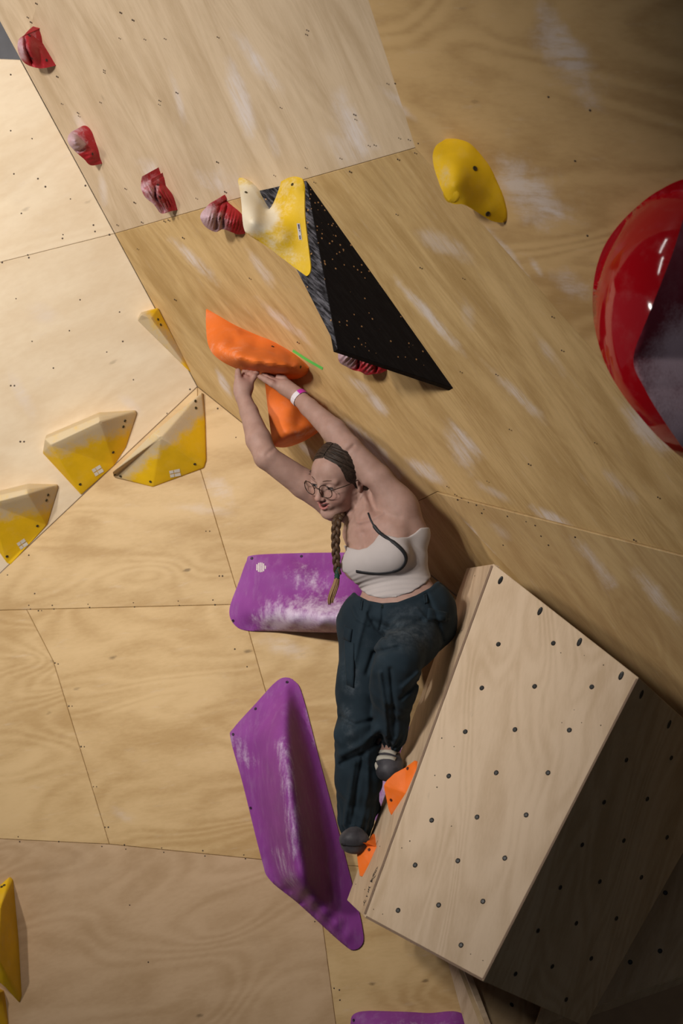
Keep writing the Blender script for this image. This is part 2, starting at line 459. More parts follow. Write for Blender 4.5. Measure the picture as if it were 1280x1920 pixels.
def hole_mesh(name, r, long=1.0):
    """bolt hole: a dark sunk cup with a thin metal lip"""
    vs, fs = [], []
    N = 14
    for rr, z in ((r * 1.12, 0.0), (r, 0.0009), (r * 0.86, 0.0003), (r * 0.7, -0.0)):
        for k in range(N):
            a = 2 * math.pi * k / N
            vs.append((rr * math.cos(a), rr * long * math.sin(a), z))
    for q in range(3):
        for k in range(N):
            fs.append((q*N + k, q*N + (k+1) % N, (q+1)*N + (k+1) % N, (q+1)*N + k))
    fs.append(tuple(range(3*N, 4*N)))
    me = bpy.data.meshes.new(name); me.from_pydata(vs, [], fs); me.materials.append(m_hole)
    return me
HOLE = hole_mesh('bolt_hole', 0.0068)
HOLE_S = hole_mesh('bolt_hole_small', 0.0045)
SLOT = hole_mesh('screw_slot', 0.0062, 2.0)

def put_holes(plane, pts, parent, me=HOLE, name='bolt_hole', h=0.0006, rot=0.0):
    for x, y in pts:
        o = bpy.data.objects.new(name, me); COL.objects.link(o)
        attach(o, parent, plane.mat @ Matrix.Translation(plane.loc(x, y) + Vector((0, 0, h))) @ Matrix.Rotation(rot, 4, 'Z'))

def face_board(plane, poly, mat, parent, name, hrad=0.0):
    """board of a volume, in world space under an Empty at the world origin"""
    o = board(plane, poly, mat, None, gap=0.0004, name=name, thick=0.02)
    return attach(o, parent, plane.mat)

v_a, v_b, v_c = P(925, 1057, 6.10), P(1197, 1270, 5.72), P(905, 1840, 5.55)
PV1 = Plane(v_a, v_b, v_c)
PV2 = Plane(P(875, 1065, 6.42), v_a, PV1.on(683, 1720))
PV3 = Plane(v_b, v_c, P(1374, 1432, 6.17))
def core(name, pts, parent, mat):
    """inner carcass so that a volume is closed from every side"""
    bm = bmesh.new()
    for p in pts: bm.verts.new(p)
    bmesh.ops.convex_hull(bm, input=bm.verts)
    return attach(bm_obj(name, bm, mat), parent)
vol = empty('plywood_volume', PV1.on(905, 1840), 'big bare plywood volume with rows of bolt holes under the climber', 'volume')
face_board(PV1, [(925, 1057), (1197, 1270), (905, 1840), (683, 1720)], w_vol, vol, 'front_panel')
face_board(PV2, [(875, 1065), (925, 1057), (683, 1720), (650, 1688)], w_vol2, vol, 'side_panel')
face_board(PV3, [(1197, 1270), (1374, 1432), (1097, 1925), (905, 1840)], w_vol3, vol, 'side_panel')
core('carcass', [PV1.on(928, 1061, -.015), PV1.on(1195, 1272, -.015), PV1.on(905, 1836, -.015), PV1.on(686, 1718, -.015), PV2.on(877, 1067, -.012), PV2.on(654, 1687, -.012),
     PV3.on(1370, 1433, -.015), PV3.on(1096, 1921, -.015), PL.on(880, 1300, 0.01), PL.on(1150, 1600, 0.01)], vol, w_edge)
H1 = [(934,1208),(1037,1206),(903,1290),(1002,1287),(1109,1288),(872,1372),(965,1368),(1067,1369),(841,1455),(930,1449),(1027,1449),(809,1538),(894,1532),(986,1528),
      (778,1622),(858,1614),(946,1609),(746,1707),(822,1697),(905,1690),(864,1772)]
put_holes(PV1, H1, vol)
put_holes(PV1, [(938,1088),(1012,1146),(1086,1204),(1164,1267)], vol, SLOT, 'screw_slot', rot=-0.5)
H3 = [(1174,1425),(1258,1421),(1132,1504),(1213,1498),(1091,1584),(1169,1576),(1250,1570),(1050,1664),(1124,1653),(1202,1645),(1008,1745),(1080,1731),(1155,1722),
      (966,1826),(1035,1812),(1108,1797),(1061,1874)]
put_holes(PV3, H3, vol)
put_holes(PV3, [(1202,1302),(1254,1358)], vol, SLOT, 'screw_slot', rot=-0.5)
mk = dots('screw_marks', PV1, [(1051,1224),(1095,1229),(1076,1331),(1053,1355),(1090,1355),(1126,1360),(828,1384),(851,1400),(815,1454),(819,1476),(768,1577),(753,1590),(700,1705),(717,1714),(882,1789),(905,1801),(846,1549),(1131,1247)], None, 0.0022)
attach(mk, vol, PV1.mat)
mk = dots('staples', PV2, [(699,1505),(712,1587),(667,1658),(684,1668),(850,1120),(866,1182),(890,1080)], None, 0.0026)
attach(mk, vol, PV2.mat)
# handwriting along the edge of the side panel, drawn stroke by stroke in marker ink
w_edgeband = plain('plywood_edge_band', (0.22, 0.14, 0.09), 0.7)
m_ink = plain('marker_ink', (0.012, 0.012, 0.02), 0.6)
def ribbon(name, plane, strokes, mat, parent, w=0.0016, h=0.0007):
    vs, fs = [], []
    for st in strokes:
        pts = [plane.loc(x, y) for x, y in st]
        for i, p in enumerate(pts):
            d = (pts[min(i+1, len(pts)-1)] - pts[max(i-1, 0)]).normalized()
            s = Vector((-d.y, d.x, 0)) * w
            b = len(vs)
            vs += [(p.x + s.x, p.y + s.y, h), (p.x - s.x, p.y - s.y, h)]
            if i: fs.append((b - 2, b - 1, b + 1, b))
    o = mesh_obj(name, vs, fs, mat)
    return attach(o, parent, plane.mat)
Z = lambda L: [(640 + x / 8.0, 1540 + y / 8.0) for x, y in L]
ribbon('handwriting', PV2, [Z(s) for s in [
    [(352, 1178), (335, 1205), (345, 1225), (338, 1262)], [(372, 1180), (352, 1225)], [(385, 1100), (372, 1120), (390, 1128)], [(410, 1020), (395, 1050), (412, 1060), (400, 1080)],
    [(405, 1010), (418, 1040)], [(412, 980), (422, 1000), (440, 985)], [(465, 840), (450, 880), (462, 915)], [(440, 915), (475, 875)], [(430, 900), (460, 890)],
    [(475, 795), (472, 825), (490, 818)], [(487, 770), (485, 800), (500, 795)], [(502, 745), (500, 775), (515, 768)], [(515, 715), (515, 750), (530, 740)],
    [(545, 685), (530, 705), (540, 712)], [(450, 880), (500, 835), (515, 815)], [(545, 290), (520, 350)]]], m_ink, vol)['kind'] = 'stuff'

for nm_, line_ in (('edge_band', [(922, 1061), (684, 1714)]), ('edge_band', [(1194, 1273), (906, 1836)]), ('edge_band', [(686, 1719), (904, 1837)])):
    ribbon(nm_, PV1, [line_], w_edgeband, vol, w=0.0034, h=0.0011)
# lower volume below it
lv_a, lv_b = P(873, 1830, 6.10), P(912, 1930, 6.02)
PW1 = Plane(lv_a, lv_b, P(825, 1830, 6.26))
PW2 = Plane(lv_a, lv_b, P(1080, 1925, 6.25))
vol2 = empty('plywood_volume', PW1.on(912, 1930), 'narrow pinkish plywood volume below the big one at the picture bottom', 'volume')
face_board(PW1, [(835, 1790), (858, 1790), (1000, 2160), (935, 2160)], w_vol2, vol2, 'side_panel')
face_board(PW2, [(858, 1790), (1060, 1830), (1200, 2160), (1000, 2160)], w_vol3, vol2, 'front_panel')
core('carcass', [PW1.on(838, 1793, -.015), PW1.on(940, 2155, -.015), PW2.on(862, 1794, -.015), PW2.on(1000, 2155, -.015), PW2.on(1055, 1833, -.015), PW2.on(1195, 2155, -.015), PL.on(870, 1800, 0.0), PL.on(1180, 2150, 0.0), PL.on(1050, 1835, 0)], vol2, w_edge)
put_holes(PW2, [(959, 1884), (1010, 2000), (1080, 2100)], vol2)
# dark volume in the lower right corner
PX1 = Plane(P(1110, 1890, 6.14), P(1280, 1830, 6.18), P(1200, 1600, 6.30))
PX2 = Plane(P(1110, 1890, 6.14), P(1280, 1830, 6.18), P(1250, 2000, 6.30))
vol3 = empty('plywood_volume', PX1.on(1280, 1830), 'shadowed volume in the dark lower right corner', 'volume')
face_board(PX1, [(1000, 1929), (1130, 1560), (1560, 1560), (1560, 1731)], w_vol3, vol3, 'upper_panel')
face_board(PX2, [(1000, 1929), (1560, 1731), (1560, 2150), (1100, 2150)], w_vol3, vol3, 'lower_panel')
core('carcass', [PX1.on(1005, 1925, -.015), PX1.on(1132, 1565, -.015), PX1.on(1555, 1565, -.015), PX1.on(1555, 1731, -.015), PX2.on(1102, 2145, -.015), PX2.on(1555, 2145, -.015), PL.on(1140, 1570, 0), PL.on(1550, 2140, 0)], vol3, w_edge)
put_holes(PX1, [(1247, 1674), (1237, 1783), (1181, 1804), (1190, 1690)], vol3)

# ------------------------------------------------------------------ climbing holds
def project(p):
    v = Vector(p) - CAM
    d = v.dot(FWD)
    return 640 + F_PX * v.dot(RIGHT) / d, 960 - F_PX * v.dot(UP) / d

def V3(v): return np.array(v, float)
def pxy(p):
    """pixels of many points"""
    v = np.atleast_2d(p) - V3(CAM)
    d = v @ V3(FWD)
    return np.stack([640 + F_PX * (v @ V3(RIGHT)) / d, 960 - F_PX * (v @ V3(UP)) / d], 1)
def poly_sd(q, poly):
    """signed distance (pixels) to a polygon, negative inside"""
    poly = np.array(poly, float); n = len(poly)
    d = np.full(len(q), 1e9); ins = np.zeros(len(q), bool)
    for i in range(n):
        a, b = poly[i], poly[(i + 1) % n]; ab = b - a
        t = np.clip(((q - a) @ ab) / max(1e-9, ab @ ab), 0, 1)
        d = np.minimum(d, np.linalg.norm(q - (a + t[:, None] * ab), axis=1))
        c = ((a[1] > q[:, 1]) != (b[1] > q[:, 1]))
        with np.errstate(divide='ignore', invalid='ignore'):
            x = (b[0] - a[0]) * (q[:, 1] - a[1]) / (b[1] - a[1]) + a[0]
        ins ^= c & (q[:, 0] < x)
    return np.where(ins, -d, d)

def tps(ctrl):
    """thin-plate spline through (x, y, h) control points"""
    c = np.array([q[:3] for q in ctrl], float)
    xy = c[:, :2] / 100.0
    n = len(xy)
    def U(r2): return np.where(r2 > 1e-12, 0.5 * r2 * np.log(np.maximum(r2, 1e-12)), 0.0)
    K = U(((xy[:, None] - xy[None]) ** 2).sum(-1)) + np.eye(n) * 1e-4
    Pm = np.hstack([np.ones((n, 1)), xy])
    A = np.zeros((n + 3, n + 3)); A[:n, :n] = K; A[:n, n:] = Pm; A[n:, :n] = Pm.T
    w = np.linalg.solve(A, np.concatenate([c[:, 2], np.zeros(3)]))
    def f(q):
        q = np.atleast_2d(np.asarray(q, float)) / 100.0
        return U(((q[:, None] - xy[None]) ** 2).sum(-1)) @ w[:n] + w[n] + q @ w[n + 1:]
    return f

def catmull(pts, step, closed=True, sharp=()):
    """resample a polyline as a rounded curve; sharp = indices kept as corners"""
    n = len(pts); out = []
    P4 = [np.array(p, float) for p in pts]
    rng = range(n) if closed else range(n - 1)
    for i in rng:
        p0 = P4[i-1] if (closed or i) else P4[i]
        p1, p2 = P4[i], P4[(i+1) % n]
        p3 = P4[(i+2) % n] if (closed or i + 2 < n) else p2
        if i in sharp: p0 = p1
        if (i + 1) % n in sharp: p3 = p2
        ln = np.linalg.norm((p2 - p1)[:2]); k = max(1, int(round(ln / step)))
        for j in range(k):
            t = j / k
            out.append(0.5 * ((2*p1) + (-p0 + p2)*t + (2*p0 - 5*p1 + 4*p2 - p3)*t*t + (-p0 + 3*p1 - 3*p2 + p3)*t**3))
    if not closed: out.append(P4[-1])
    return out

def inside(pt, poly):
    x, y = pt; r = False; n = len(poly)
    for i in range(n):
        x1, y1 = poly[i][:2]; x2, y2 = poly[(i+1) % n][:2]
        if (y1 > y) != (y2 > y) and x < (x2 - x1) * (y - y1) / (y2 - y1) + x1: r = not r
    return r
def seg_dist(q, line):
    """distance of many points to a polyline"""
    q = np.atleast_2d(np.asarray(q, float)); best = np.full(len(q), 1e9)
    for a, b in zip(line[:-1], line[1:]):
        a = np.array(a[:2], float); b = np.array(b[:2], float); ab = b - a
        t = np.clip(((q - a) @ ab) / max(1e-9, ab @ ab), 0, 1)
        best = np.minimum(best, np.linalg.norm(q - (a + t[:, None] * ab), axis=1))
    return best
def near(line, w0, w1, s=1.0):
    """chalk falling from 1 (within w0 pixels of the line) to 0 (at w1)"""
    return lambda q: s * np.clip((w1 - seg_dist(q, line)) / (w1 - w0), 0, 1)
def most(*fs):
    return lambda q: np.maximum.reduce([f(q) for f in fs])

HOLES = []      # (object, px, py, mesh) set into the holds once they exist
DECALS = []     # (object, name, quads, material)

def finish(name, V, faces, base_ring, plane, mat, chalk, smooth, parent=None, bottom=True):
    """visible skin V/faces plus a skirt down to the wall"""
    n = plane.n
    vs = [Vector(v) for v in V]
    m = len(base_ring)
    cen = sum((vs[i] for i in base_ring), Vector()) / m
    b0 = len(vs)
    for i in base_ring:
        p = vs[i]; h = (p - plane.o).dot(n)
        foot = p - n * (h + 0.004)
        vs.append(foot)
    fs = [tuple(f) for f in faces]
    for k in range(m):
        j = (k + 1) % m
        fs.append((base_ring[k], base_ring[j], b0 + j, b0 + k))
    if bottom: fs.append(tuple(b0 + k for k in range(m)))
    org = cen - n * ((cen - plane.o).dot(n))
    bm = bmesh.new()
    bv = [bm.verts.new(v - org) for v in vs]
    for f in fs:
        try: bm.faces.new([bv[i] for i in f])
        except ValueError: pass
    bmesh.ops.remove_doubles(bm, verts=bm.verts, dist=1e-5)
    bmesh.ops.recalc_face_normals(bm, faces=bm.faces)
    return bm, org
def seal(name, bm, org, mat, chalk, smooth, parent=None, auto=None):
    for f in bm.faces: f.smooth = smooth
    if smooth:
        for e in bm.edges:
            if len(e.link_faces) == 2 and e.calc_face_angle(0) > (auto or 0.9): e.smooth = False
    me = bpy.data.meshes.new(name)
    bm.to_mesh(me); bm.free()
    me.materials.append(mat)
    at = me.attributes.new('chalk', 'FLOAT', 'POINT')
    if chalk is not None and len(me.vertices):
        q = [project(v.co + org) for v in me.vertices]
        at.data.foreach_set('value', np.asarray(chalk(q), np.float32))
    o = bpy.data.objects.new(name, me); COL.objects.link(o)
    if parent is None:
        o.matrix_basis = Matrix.Translation(org); PMAT[o.name] = o.matrix_basis.copy()
    else:
        attach(o, parent, Matrix.Translation(org))
    return o

def extras(o, holes, decals):
    for h in holes: HOLES.append((o, *h))
    for d in decals: DECALS.append((o, *d))

def moulded(name, plane, outline, inner, mat, label, group=None, step=5.0, chalk=None, sharp=(), rib=None, holes=(), decals=(), cut=None, mats2=None, cat='climbing hold', hmin=-0.002, hfun=None):
    """rounded hold: heights over the wall by a thin-plate spline; pixels say where each point is seen"""
    ring = catmull([p[:3] for p in outline], step, True, sharp)
    if hfun is not None:
        f = lambda q: np.array([hfun(*z) for z in np.atleast_2d(np.asarray(q, float))])
        ring = [np.array((p[0], p[1], max(hmin, hfun(p[0], p[1])))) for p in ring]
    else:
        f = tps([tuple(p) for p in ring[::2]] + [p[:3] for p in inner])
    pts = [(p[0], p[1]) for p in ring]
    n0 = len(pts)
    edges = []
    if cut:
        cl = catmull([(*p, 0) for p in cut], step, False)
        c0 = len(pts)
        pts += [(p[0], p[1]) for p in cl]
        edges = [(c0 + i, c0 + i + 1) for i in range(len(cl) - 1)]
    xs = [p[0] for p in pts]; ys = [p[1] for p in pts]
    g = []
    y = min(ys); row = 0
    while y < max(ys):
        x = min(xs) + (step / 2 if row % 2 else 0)
        while x < max(xs):
            g.append((x, y)); x += step
        y += step * 0.866; row += 1
    dist = seg_dist(g, [ring[i] for i in range(len(ring))] + [ring[0]])
    ins = poly_sd(np.array(g), [r[:2] for r in ring]) < 0
    g = [q for q, d, i_ in zip(g, dist, ins) if d > step * 0.55 and i_]
    if cut:
        d2 = seg_dist(g, cl); g = [q for q, d in zip(g, d2) if d > step * 0.5]
    pts += g
    r = delaunay_2d_cdt([Vector(p) for p in pts], edges, [list(range(n0))], 1, 1e-4)
    vv, ff, ov = r[0], r[2], r[3]
    hh = f([(v.x, v.y) for v in vv])
    ringmap = {}
    for i, o_ in enumerate(ov):
        for k in o_:
            if k < n0: hh[i] = ring[k][2]; ringmap[k] = i
    if rib is not None: hh = hh + rib(np.array([(v.x, v.y) for v in vv])) * np.clip(seg_dist([(v.x, v.y) for v in vv], list(ring) + [ring[0]]) / 10.0, 0, 1)
    V = [plane.on(v.x, v.y, max(hmin, float(h))) for v, h in zip(vv, hh)]
    base = [ringmap[k] for k in range(n0) if k in ringmap]
    bm, org = finish(name, V, ff, base, plane, mat, chalk, True)
    if cut and mats2:
        root = empty(name, org, label, cat, group)
        side = []
        poly = [tuple(p[:2]) for p in cl] + mats2[2]
        for keep, mt, nm in ((False, mat, mats2[3]), (True, mats2[0], mats2[1])):
            b2 = bm.copy()
            kill = []
            for fc in b2.faces:
                c = fc.calc_center_median() + org
                if inside(project(c), poly) != keep: kill.append(fc)
            bmesh.ops.delete(b2, geom=kill, context='FACES')
            side.append(seal(nm, b2, org, mt, chalk, True, root))
        bm.free()
        extras(side[0], holes, decals)
        return root
    o = seal(name, bm, org, mat, chalk, True)
    tag(o, label, cat, group)
    extras(o, holes, decals)
    return o

def faceted(name, plane, outline, inner, edges, mat, label, group=None, bevel=0.005, cuts=5, chalk=None, holes=(), decals=(), cat='climbing hold'):
    """hold of flat facets with softened edges"""
    pts = [p for p in outline] + [p for p in inner]
    n0 = len(outline)
    r = delaunay_2d_cdt([Vector(p[:2]) for p in pts], list(edges), [list(range(n0))], 1, 1e-4)
    vv, ff, ov = r[0], r[2], r[3]
    V = [None] * len(vv); rm = {}
    for i, o_ in enumerate(ov):
        k = o_[0]
        V[i] = plane.on(*pts[k][:3]); rm[k] = i
    bm, org = finish(name, V, ff, [rm[k] for k in range(n0)], plane, mat, chalk, False)
    bmesh.ops.dissolve_limit(bm, angle_limit=0.03, verts=bm.verts, edges=bm.edges)
    if bevel:
        sharp = [e for e in bm.edges if len(e.link_faces) == 2 and e.calc_face_angle(0) > 0.12]
        bmesh.ops.bevel(bm, geom=sharp, offset=bevel, segments=3, profile=0.5, affect='EDGES', clamp_overlap=True)
    bmesh.ops.triangulate(bm, faces=bm.faces)
    long = [e for e in bm.edges if e.calc_length() > 0.03]
    for _ in range(3):
        long = [e for e in bm.edges if e.calc_length() > 0.02]
        if not long: break
        bmesh.ops.subdivide_edges(bm, edges=long, cuts=1)
        bmesh.ops.triangulate(bm, faces=bm.faces)
    o = seal(name, bm, org, mat, chalk, True, auto=0.5)
    tag(o, label, cat, group)
    extras(o, holes, decals)
    return o

m_yellow = chalked('yellow_polyurethane', (0.82, 0.50, 0.006), (0.60, 0.49, 0.34), nscale=26)
m_yellow2 = chalked('yellow_polyurethane_pale', (0.72, 0.46, 0.012), (0.78, 0.72, 0.60), nscale=22)
m_orange = chalked('orange_polyurethane', (0.80, 0.175, 0.025), (0.80, 0.55, 0.45), nscale=24)
m_footorange = chalked('orange_foot_chip', (0.95, 0.185, 0.015), (0.9, 0.6, 0.5), nscale=24)
m_red = chalked('red_polyurethane', (0.36, 0.012, 0.020), (0.56, 0.42, 0.47), nscale=45, bump=0.9)
m_purple = chalked('purple_fibreglass', (0.26, 0.052, 0.29), (0.68, 0.58, 0.72), nscale=22, streak=(2.2, 2.2, 0.55), rough=0.5)
m_white = plain('white_print', (0.78, 0.74, 0.66), 0.6)
m_yhole = plain('sunk_bolt_hole', (0.05, 0.035, 0.01), 0.6)
def hole_copy(me, mat):
    c = me.copy(); c.materials.clear(); c.materials.append(mat); return c
YHOLE = hole_copy(HOLE_S, m_yhole)

# yellow wedges along the crease of the back walls
YG = 'yellow wedge holds on the back walls'
def bars(x, y, w, h, ang):
    """little two-line print: corner pixels of its bars"""
    c, s = math.cos(ang), math.sin(ang); out = []
    for k in (-0.5, 0.5):
        for (x0, x1) in ((-.5, -.12), (-.06, .5)):
            q = []
            for u, v in ((x0, k*.9 - .36), (x1, k*.9 - .36), (x1, k*.9 + .36), (x0, k*.9 + .36)):
                q.append((x + u*w*c - v*h*s, y + u*w*s + v*h*c))
            out.append(q)
    return out
faceted('wedge_hold', PU, [(80, 850, .025), (84, 823, .085), (185, 781, .10), (254, 770, .012), (256, 775, .008), (236, 838, .004), (214, 873, .002), (152, 928, .004)],
        [(95, 834, .105), (187, 791, .115)], [(8, 7), (8, 9), (9, 3)], m_yellow, 'yellow wedge hold left of the two that almost touch, chalk along its top', YG,
        chalk=near([(70, 825), (120, 818), (190, 792), (240, 778)], 14, 46), holes=[(234, 789, YHOLE), (231, 800, YHOLE), (212, 848, YHOLE), (150, 908, YHOLE), (91, 864, YHOLE), (97, 870, YHOLE)],
        decals=[('printed_logo', bars(183, 882, 18, 9, -0.55), m_white)])
faceted('wedge_hold', PL, [(378, 735, .02), (384, 790, .008), (386, 862, .008), (382, 877, .006), (286, 913, .004), (212, 894, .012), (210, 886, .06), (287, 811, .14)],
        [(302, 820, .15)], [(8, 0), (8, 3), (8, 5), (8, 7)], m_yellow, 'darker yellow wedge hold touching the overhang corner beside the climber', YG,
        chalk=near([(220, 880), (285, 822), (340, 780), (372, 750)], 14, 42), holes=[(366, 752, YHOLE), (367, 765, YHOLE), (365, 870, YHOLE), (282, 903, YHOLE), (215, 890, YHOLE), (226, 893, YHOLE)],
        decals=[('printed_logo', bars(328, 887, 20, 8, -0.2), m_white)])
faceted('wedge_hold', PU, [(-34, 990, .03), (-30, 935, .09), (50, 917, .105), (107, 909, .012), (109, 914, .006), (88, 985, .004), (20, 1059, .002), (13, 1056, .002)],
        [(-20, 945, .11), (52, 926, .115)], [(8, 7), (8, 9), (9, 3)], m_yellow, 'lowest yellow wedge hold of the crease, cut by the left picture edge', YG,
        chalk=near([(-20, 945), (40, 928), (100, 918)], 18, 54), holes=[(90, 928, YHOLE), (87, 938, YHOLE), (70, 986, YHOLE), (13, 1043, YHOLE)],
        decals=[('printed_logo', bars(42, 1020, 17, 9, -0.6), m_white)])
faceted('wedge_hold', PU, [(258, 601, .07), (264, 590, .085), (296, 578, .02), (359, 699, .004), (350, 692, .012)],
        [(283, 597, .075)], [(5, 3), (5, 0)], m_yellow, 'slim yellow wedge hold tucked against the edge of the overhang', YG,
        chalk=near([(260, 598), (275, 620), (330, 665)], 12, 34), holes=[(296, 599, YHOLE), (301, 609, YHOLE)])
faceted('wedge_hold', PL, [(-40, 1695, .12), (17, 1644, .01), (24, 1650, .004), (34, 1760, .004), (40, 1868, .004), (36, 1881, .004), (8, 1850, .08), (-40, 1810, .14)],
        [(1, 1700, .14), (-2, 1800, .16)], [(1, 8), (8, 9), (9, 5)], m_yellow, 'yellow wedge hold cut by the left edge near the picture bottom', YG,
        holes=[(3, 1663, YHOLE), (8, 1660, YHOLE)])
faceted('wedge_hold', PL, [(-60, 1835, .07), (-4, 1862, .06), (5, 1880, .03), (16, 1930, .004), (22, 2000, .004), (-60, 2010, .05)],
        [(-20, 1890, .09)], [(6, 1)], m_yellow, 'sliver of a yellow hold in the bottom left corner', YG)

# purple holds on the lower back wall
PG = 'purple fibreglass holds'
stripes = []
for k in range(6):
    x = 489 - 8 + k * 3.1; hh_ = math.sqrt(max(0, 81 - (x + 1 - 489) ** 2))
    stripes.append([(x, 1064 - hh_), (x + 1.8, 1064 - hh_), (x + 1.8, 1064 + hh_), (x, 1064 + hh_)])
PH = hole_copy(HOLE_S, plain('dark_bolt', (0.03, 0.01, 0.035), 0.5))
moulded('trough_hold', PL, [(474, 1041, .006), (560, 1037, .006), (640, 1036, .006), (712, 1037, .006), (722, 1100, .006), (715, 1180, .02), (640, 1184, .10), (580, 1184, .07), (520, 1183, .02), (462, 1182, .006), (438, 1170, .006), (430, 1142, .006), (448, 1090, .006), (462, 1052, .006)],
        [(482, 1052, .016), (560, 1050, .016), (640, 1049, .016), (700, 1050, .016), (446, 1140, .018), (466, 1090, .018), (450, 1165, .016), (500, 1070, .042), (560, 1066, .05), (640, 1066, .05), (485, 1120, .05), (470, 1150, .045), (500, 1163, .07), (545, 1168, .12), (600, 1172, .165), (650, 1172, .165), (560, 1120, .095), (620, 1120, .105), (470, 1174, .012), (510, 1177, .03)],
        m_purple, 'purple rounded hold behind the climber waist, chalked along the lower lip', PG, step=5,
        chalk=most(near([(520, 1168), (590, 1160), (645, 1165)], 6, 62, 0.85), near([(560, 1080), (600, 1100)], 2, 40, 0.4)), sharp=(), holes=[(472, 1047, PH), (565, 1043, PH), (437, 1164, PH)],
        decals=[('round_logo', stripes, m_white)])
_lx = lambda y: np.interp(y, [1270, 1280, 1318, 1375, 1385, 1470, 1610, 1650, 1695, 1768, 1781], [535, 515, 480, 434, 432, 455, 490, 506, 560, 640, 664])
_ex = lambda y: np.interp(y, [1270, 1278, 1305, 1430, 1580, 1690, 1740, 1768, 1781], [535, 553, 567, 600, 640, 668, 679, 680, 664])
_rx = lambda y: np.interp(y, [1290, 1400, 1500, 1600, 1660, 1700, 1750], [537, 541, 546, 553, 558, 590, 640])
_rh = lambda y: np.interp(y, [1285, 1340, 1400, 1470, 1560, 1640, 1665, 1700, 1750], [.02, .10, .17, .235, .265, .245, .18, .085, .03])
ridge_pts = []
for _y in range(1295, 1765, 22):
    l_, e_, r_, h_ = _lx(_y) + 13, _ex(_y) - 13, _rx(_y), _rh(_y)
    if e_ - l_ < 20: continue
    r_ = min(max(r_, l_ + 8), e_ - 8)
    ridge_pts += [(l_, _y, .018), (e_, _y, .016), (r_, _y, h_), ((l_ + r_) / 2, _y, .018 + (h_ - .018) * .47), ((e_ + r_) / 2, _y, .016 + (h_ - .016) * .45)]
moulded('ridge_hold', PL, [(535, 1270, .006), (553, 1278, .006), (567, 1305, .006), (600, 1430, .006), (640, 1580, .006), (668, 1690, .006), (679, 1740, .006), (680, 1768, .006), (664, 1781, .006), (640, 1768, .006), (560, 1695, .006), (506, 1650, .006), (490, 1610, .006), (455, 1470, .006), (432, 1385, .006), (438, 1365, .006), (480, 1318, .006), (515, 1280, .006)],
        ridge_pts,
        m_purple, 'long purple ridged hold standing on end beside the climber legs', PG, step=6,
        chalk=most(near([(530, 1400), (545, 1500), (555, 1600)], 2, 26, 0.42), near([(440, 1390), (470, 1430)], 2, 24, 0.35), near([(520, 1600), (545, 1650)], 2, 22, 0.4), near([(575, 1330), (590, 1400)], 2, 14, 0.4)),
        holes=[(538, 1279, PH), (479, 1329, PH), (437, 1377, PH), (470, 1515, PH)])
moulded('trough_hold', PL, [(668, 1899, .008), (740, 1897, .008), (800, 1900, .008), (870, 1904, .008), (900, 1990, .02), (870, 2040, .05), (700, 2040, .05), (640, 2010, .02), (655, 1930, .008)],
        [(680, 1912, .03), (760, 1910, .035), (850, 1915, .035), (690, 1960, .08), (780, 1960, .10), (860, 1970, .08), (770, 2020, .12)],
        m_purple, 'top rim of a purple hold at the bottom picture edge', PG, step=6, chalk=near([(700, 1925), (850, 1925)], 2, 16, 0.35), holes=[(663, 1913, PH)])
moulded('trough_hold', PL, [(757, 1362, .01), (742, 1372, .02), (722, 1420, .03), (705, 1470, .03), (695, 1520, .02), (720, 1545, .01), (780, 1500, .01), (800, 1420, .01), (790, 1372, .01)],
        [(745, 1430, .075), (730, 1480, .07), (765, 1420, .06)],
        m_purple, 'small purple hold tinted lilac as if lit, glimpsed between the climber legs and the plywood volume', PG, step=5, chalk=lambda q: np.full(len(np.atleast_2d(q)), 0.42))  # uniform pale tint stands for the light on this hold

# red holds on the overhang
RG = 'red rock-textured holds'
RH = hole_copy(HOLE_S, plain('dark_red_bolt', (0.03, 0.008, 0.008), 0.5))
def ribs(ax, ay, wl, amp):
    ln = math.hypot(ax, ay)
    return lambda q: amp * np.sin((q[:, 0]*ax + q[:, 1]*ay) / ln / wl * 6.283 + 0.06*q[:, 1])
def groove(line, w, amp):
    return lambda q: -amp * np.exp(-(seg_dist(q, line) / w) ** 2)
def both(*fs): return lambda q: sum(f(q) for f in fs)
moulded('rock_hold', PM, [(61, 50, .004), (75, 74, .002), (90, 99, .002), (104, 123, .002), (92, 126, .03), (73, 128, .06), (50, 121, .09), (38, 108, .11), (33, 90, .115), (35, 74, .10), (45, 66, .075), (52, 58, .04)],
        [(58, 75, .07), (68, 100, .075), (43, 92, .125), (84, 110, .035), (55, 110, .10)], m_red, 'topmost red rock hold at the outer edge of the overhang', RG, step=2.2,
        chalk=near([(36, 80), (40, 105)], 4, 20, 0.75), sharp=(0, 3), rib=both(groove([(46, 64), (48, 90), (64, 128)], 3, .022), groove([(72, 95), (80, 128)], 4, .006)), holes=[(55, 67, RH), (60, 109, RH), (87, 113, RH)])
moulded('rock_hold', PM, [(146, 241, .002), (158, 257, .002), (170, 271, .002), (177, 271, .006), (184, 288, .002), (191, 307, .002), (170, 310, .05), (157, 298, .075), (141, 284, .10), (129, 270, .115), (127, 257, .10), (134, 247, .06)],
        [(140, 262, .125), (153, 274, .09), (160, 268, .045), (172, 290, .05), (160, 290, .07)], m_red, 'red rock hold with one smooth white chalked lobe at the overhang edge', RG, step=2.2,
        chalk=near([(136, 256), (140, 270), (148, 274)], 11, 17, 1.0), sharp=(0, 5), rib=both(groove([(134, 281), (150, 284), (166, 272)], 2.6, .025), ribs(0.4, 1, 9, .0015)), holes=[(173, 289, RH)])
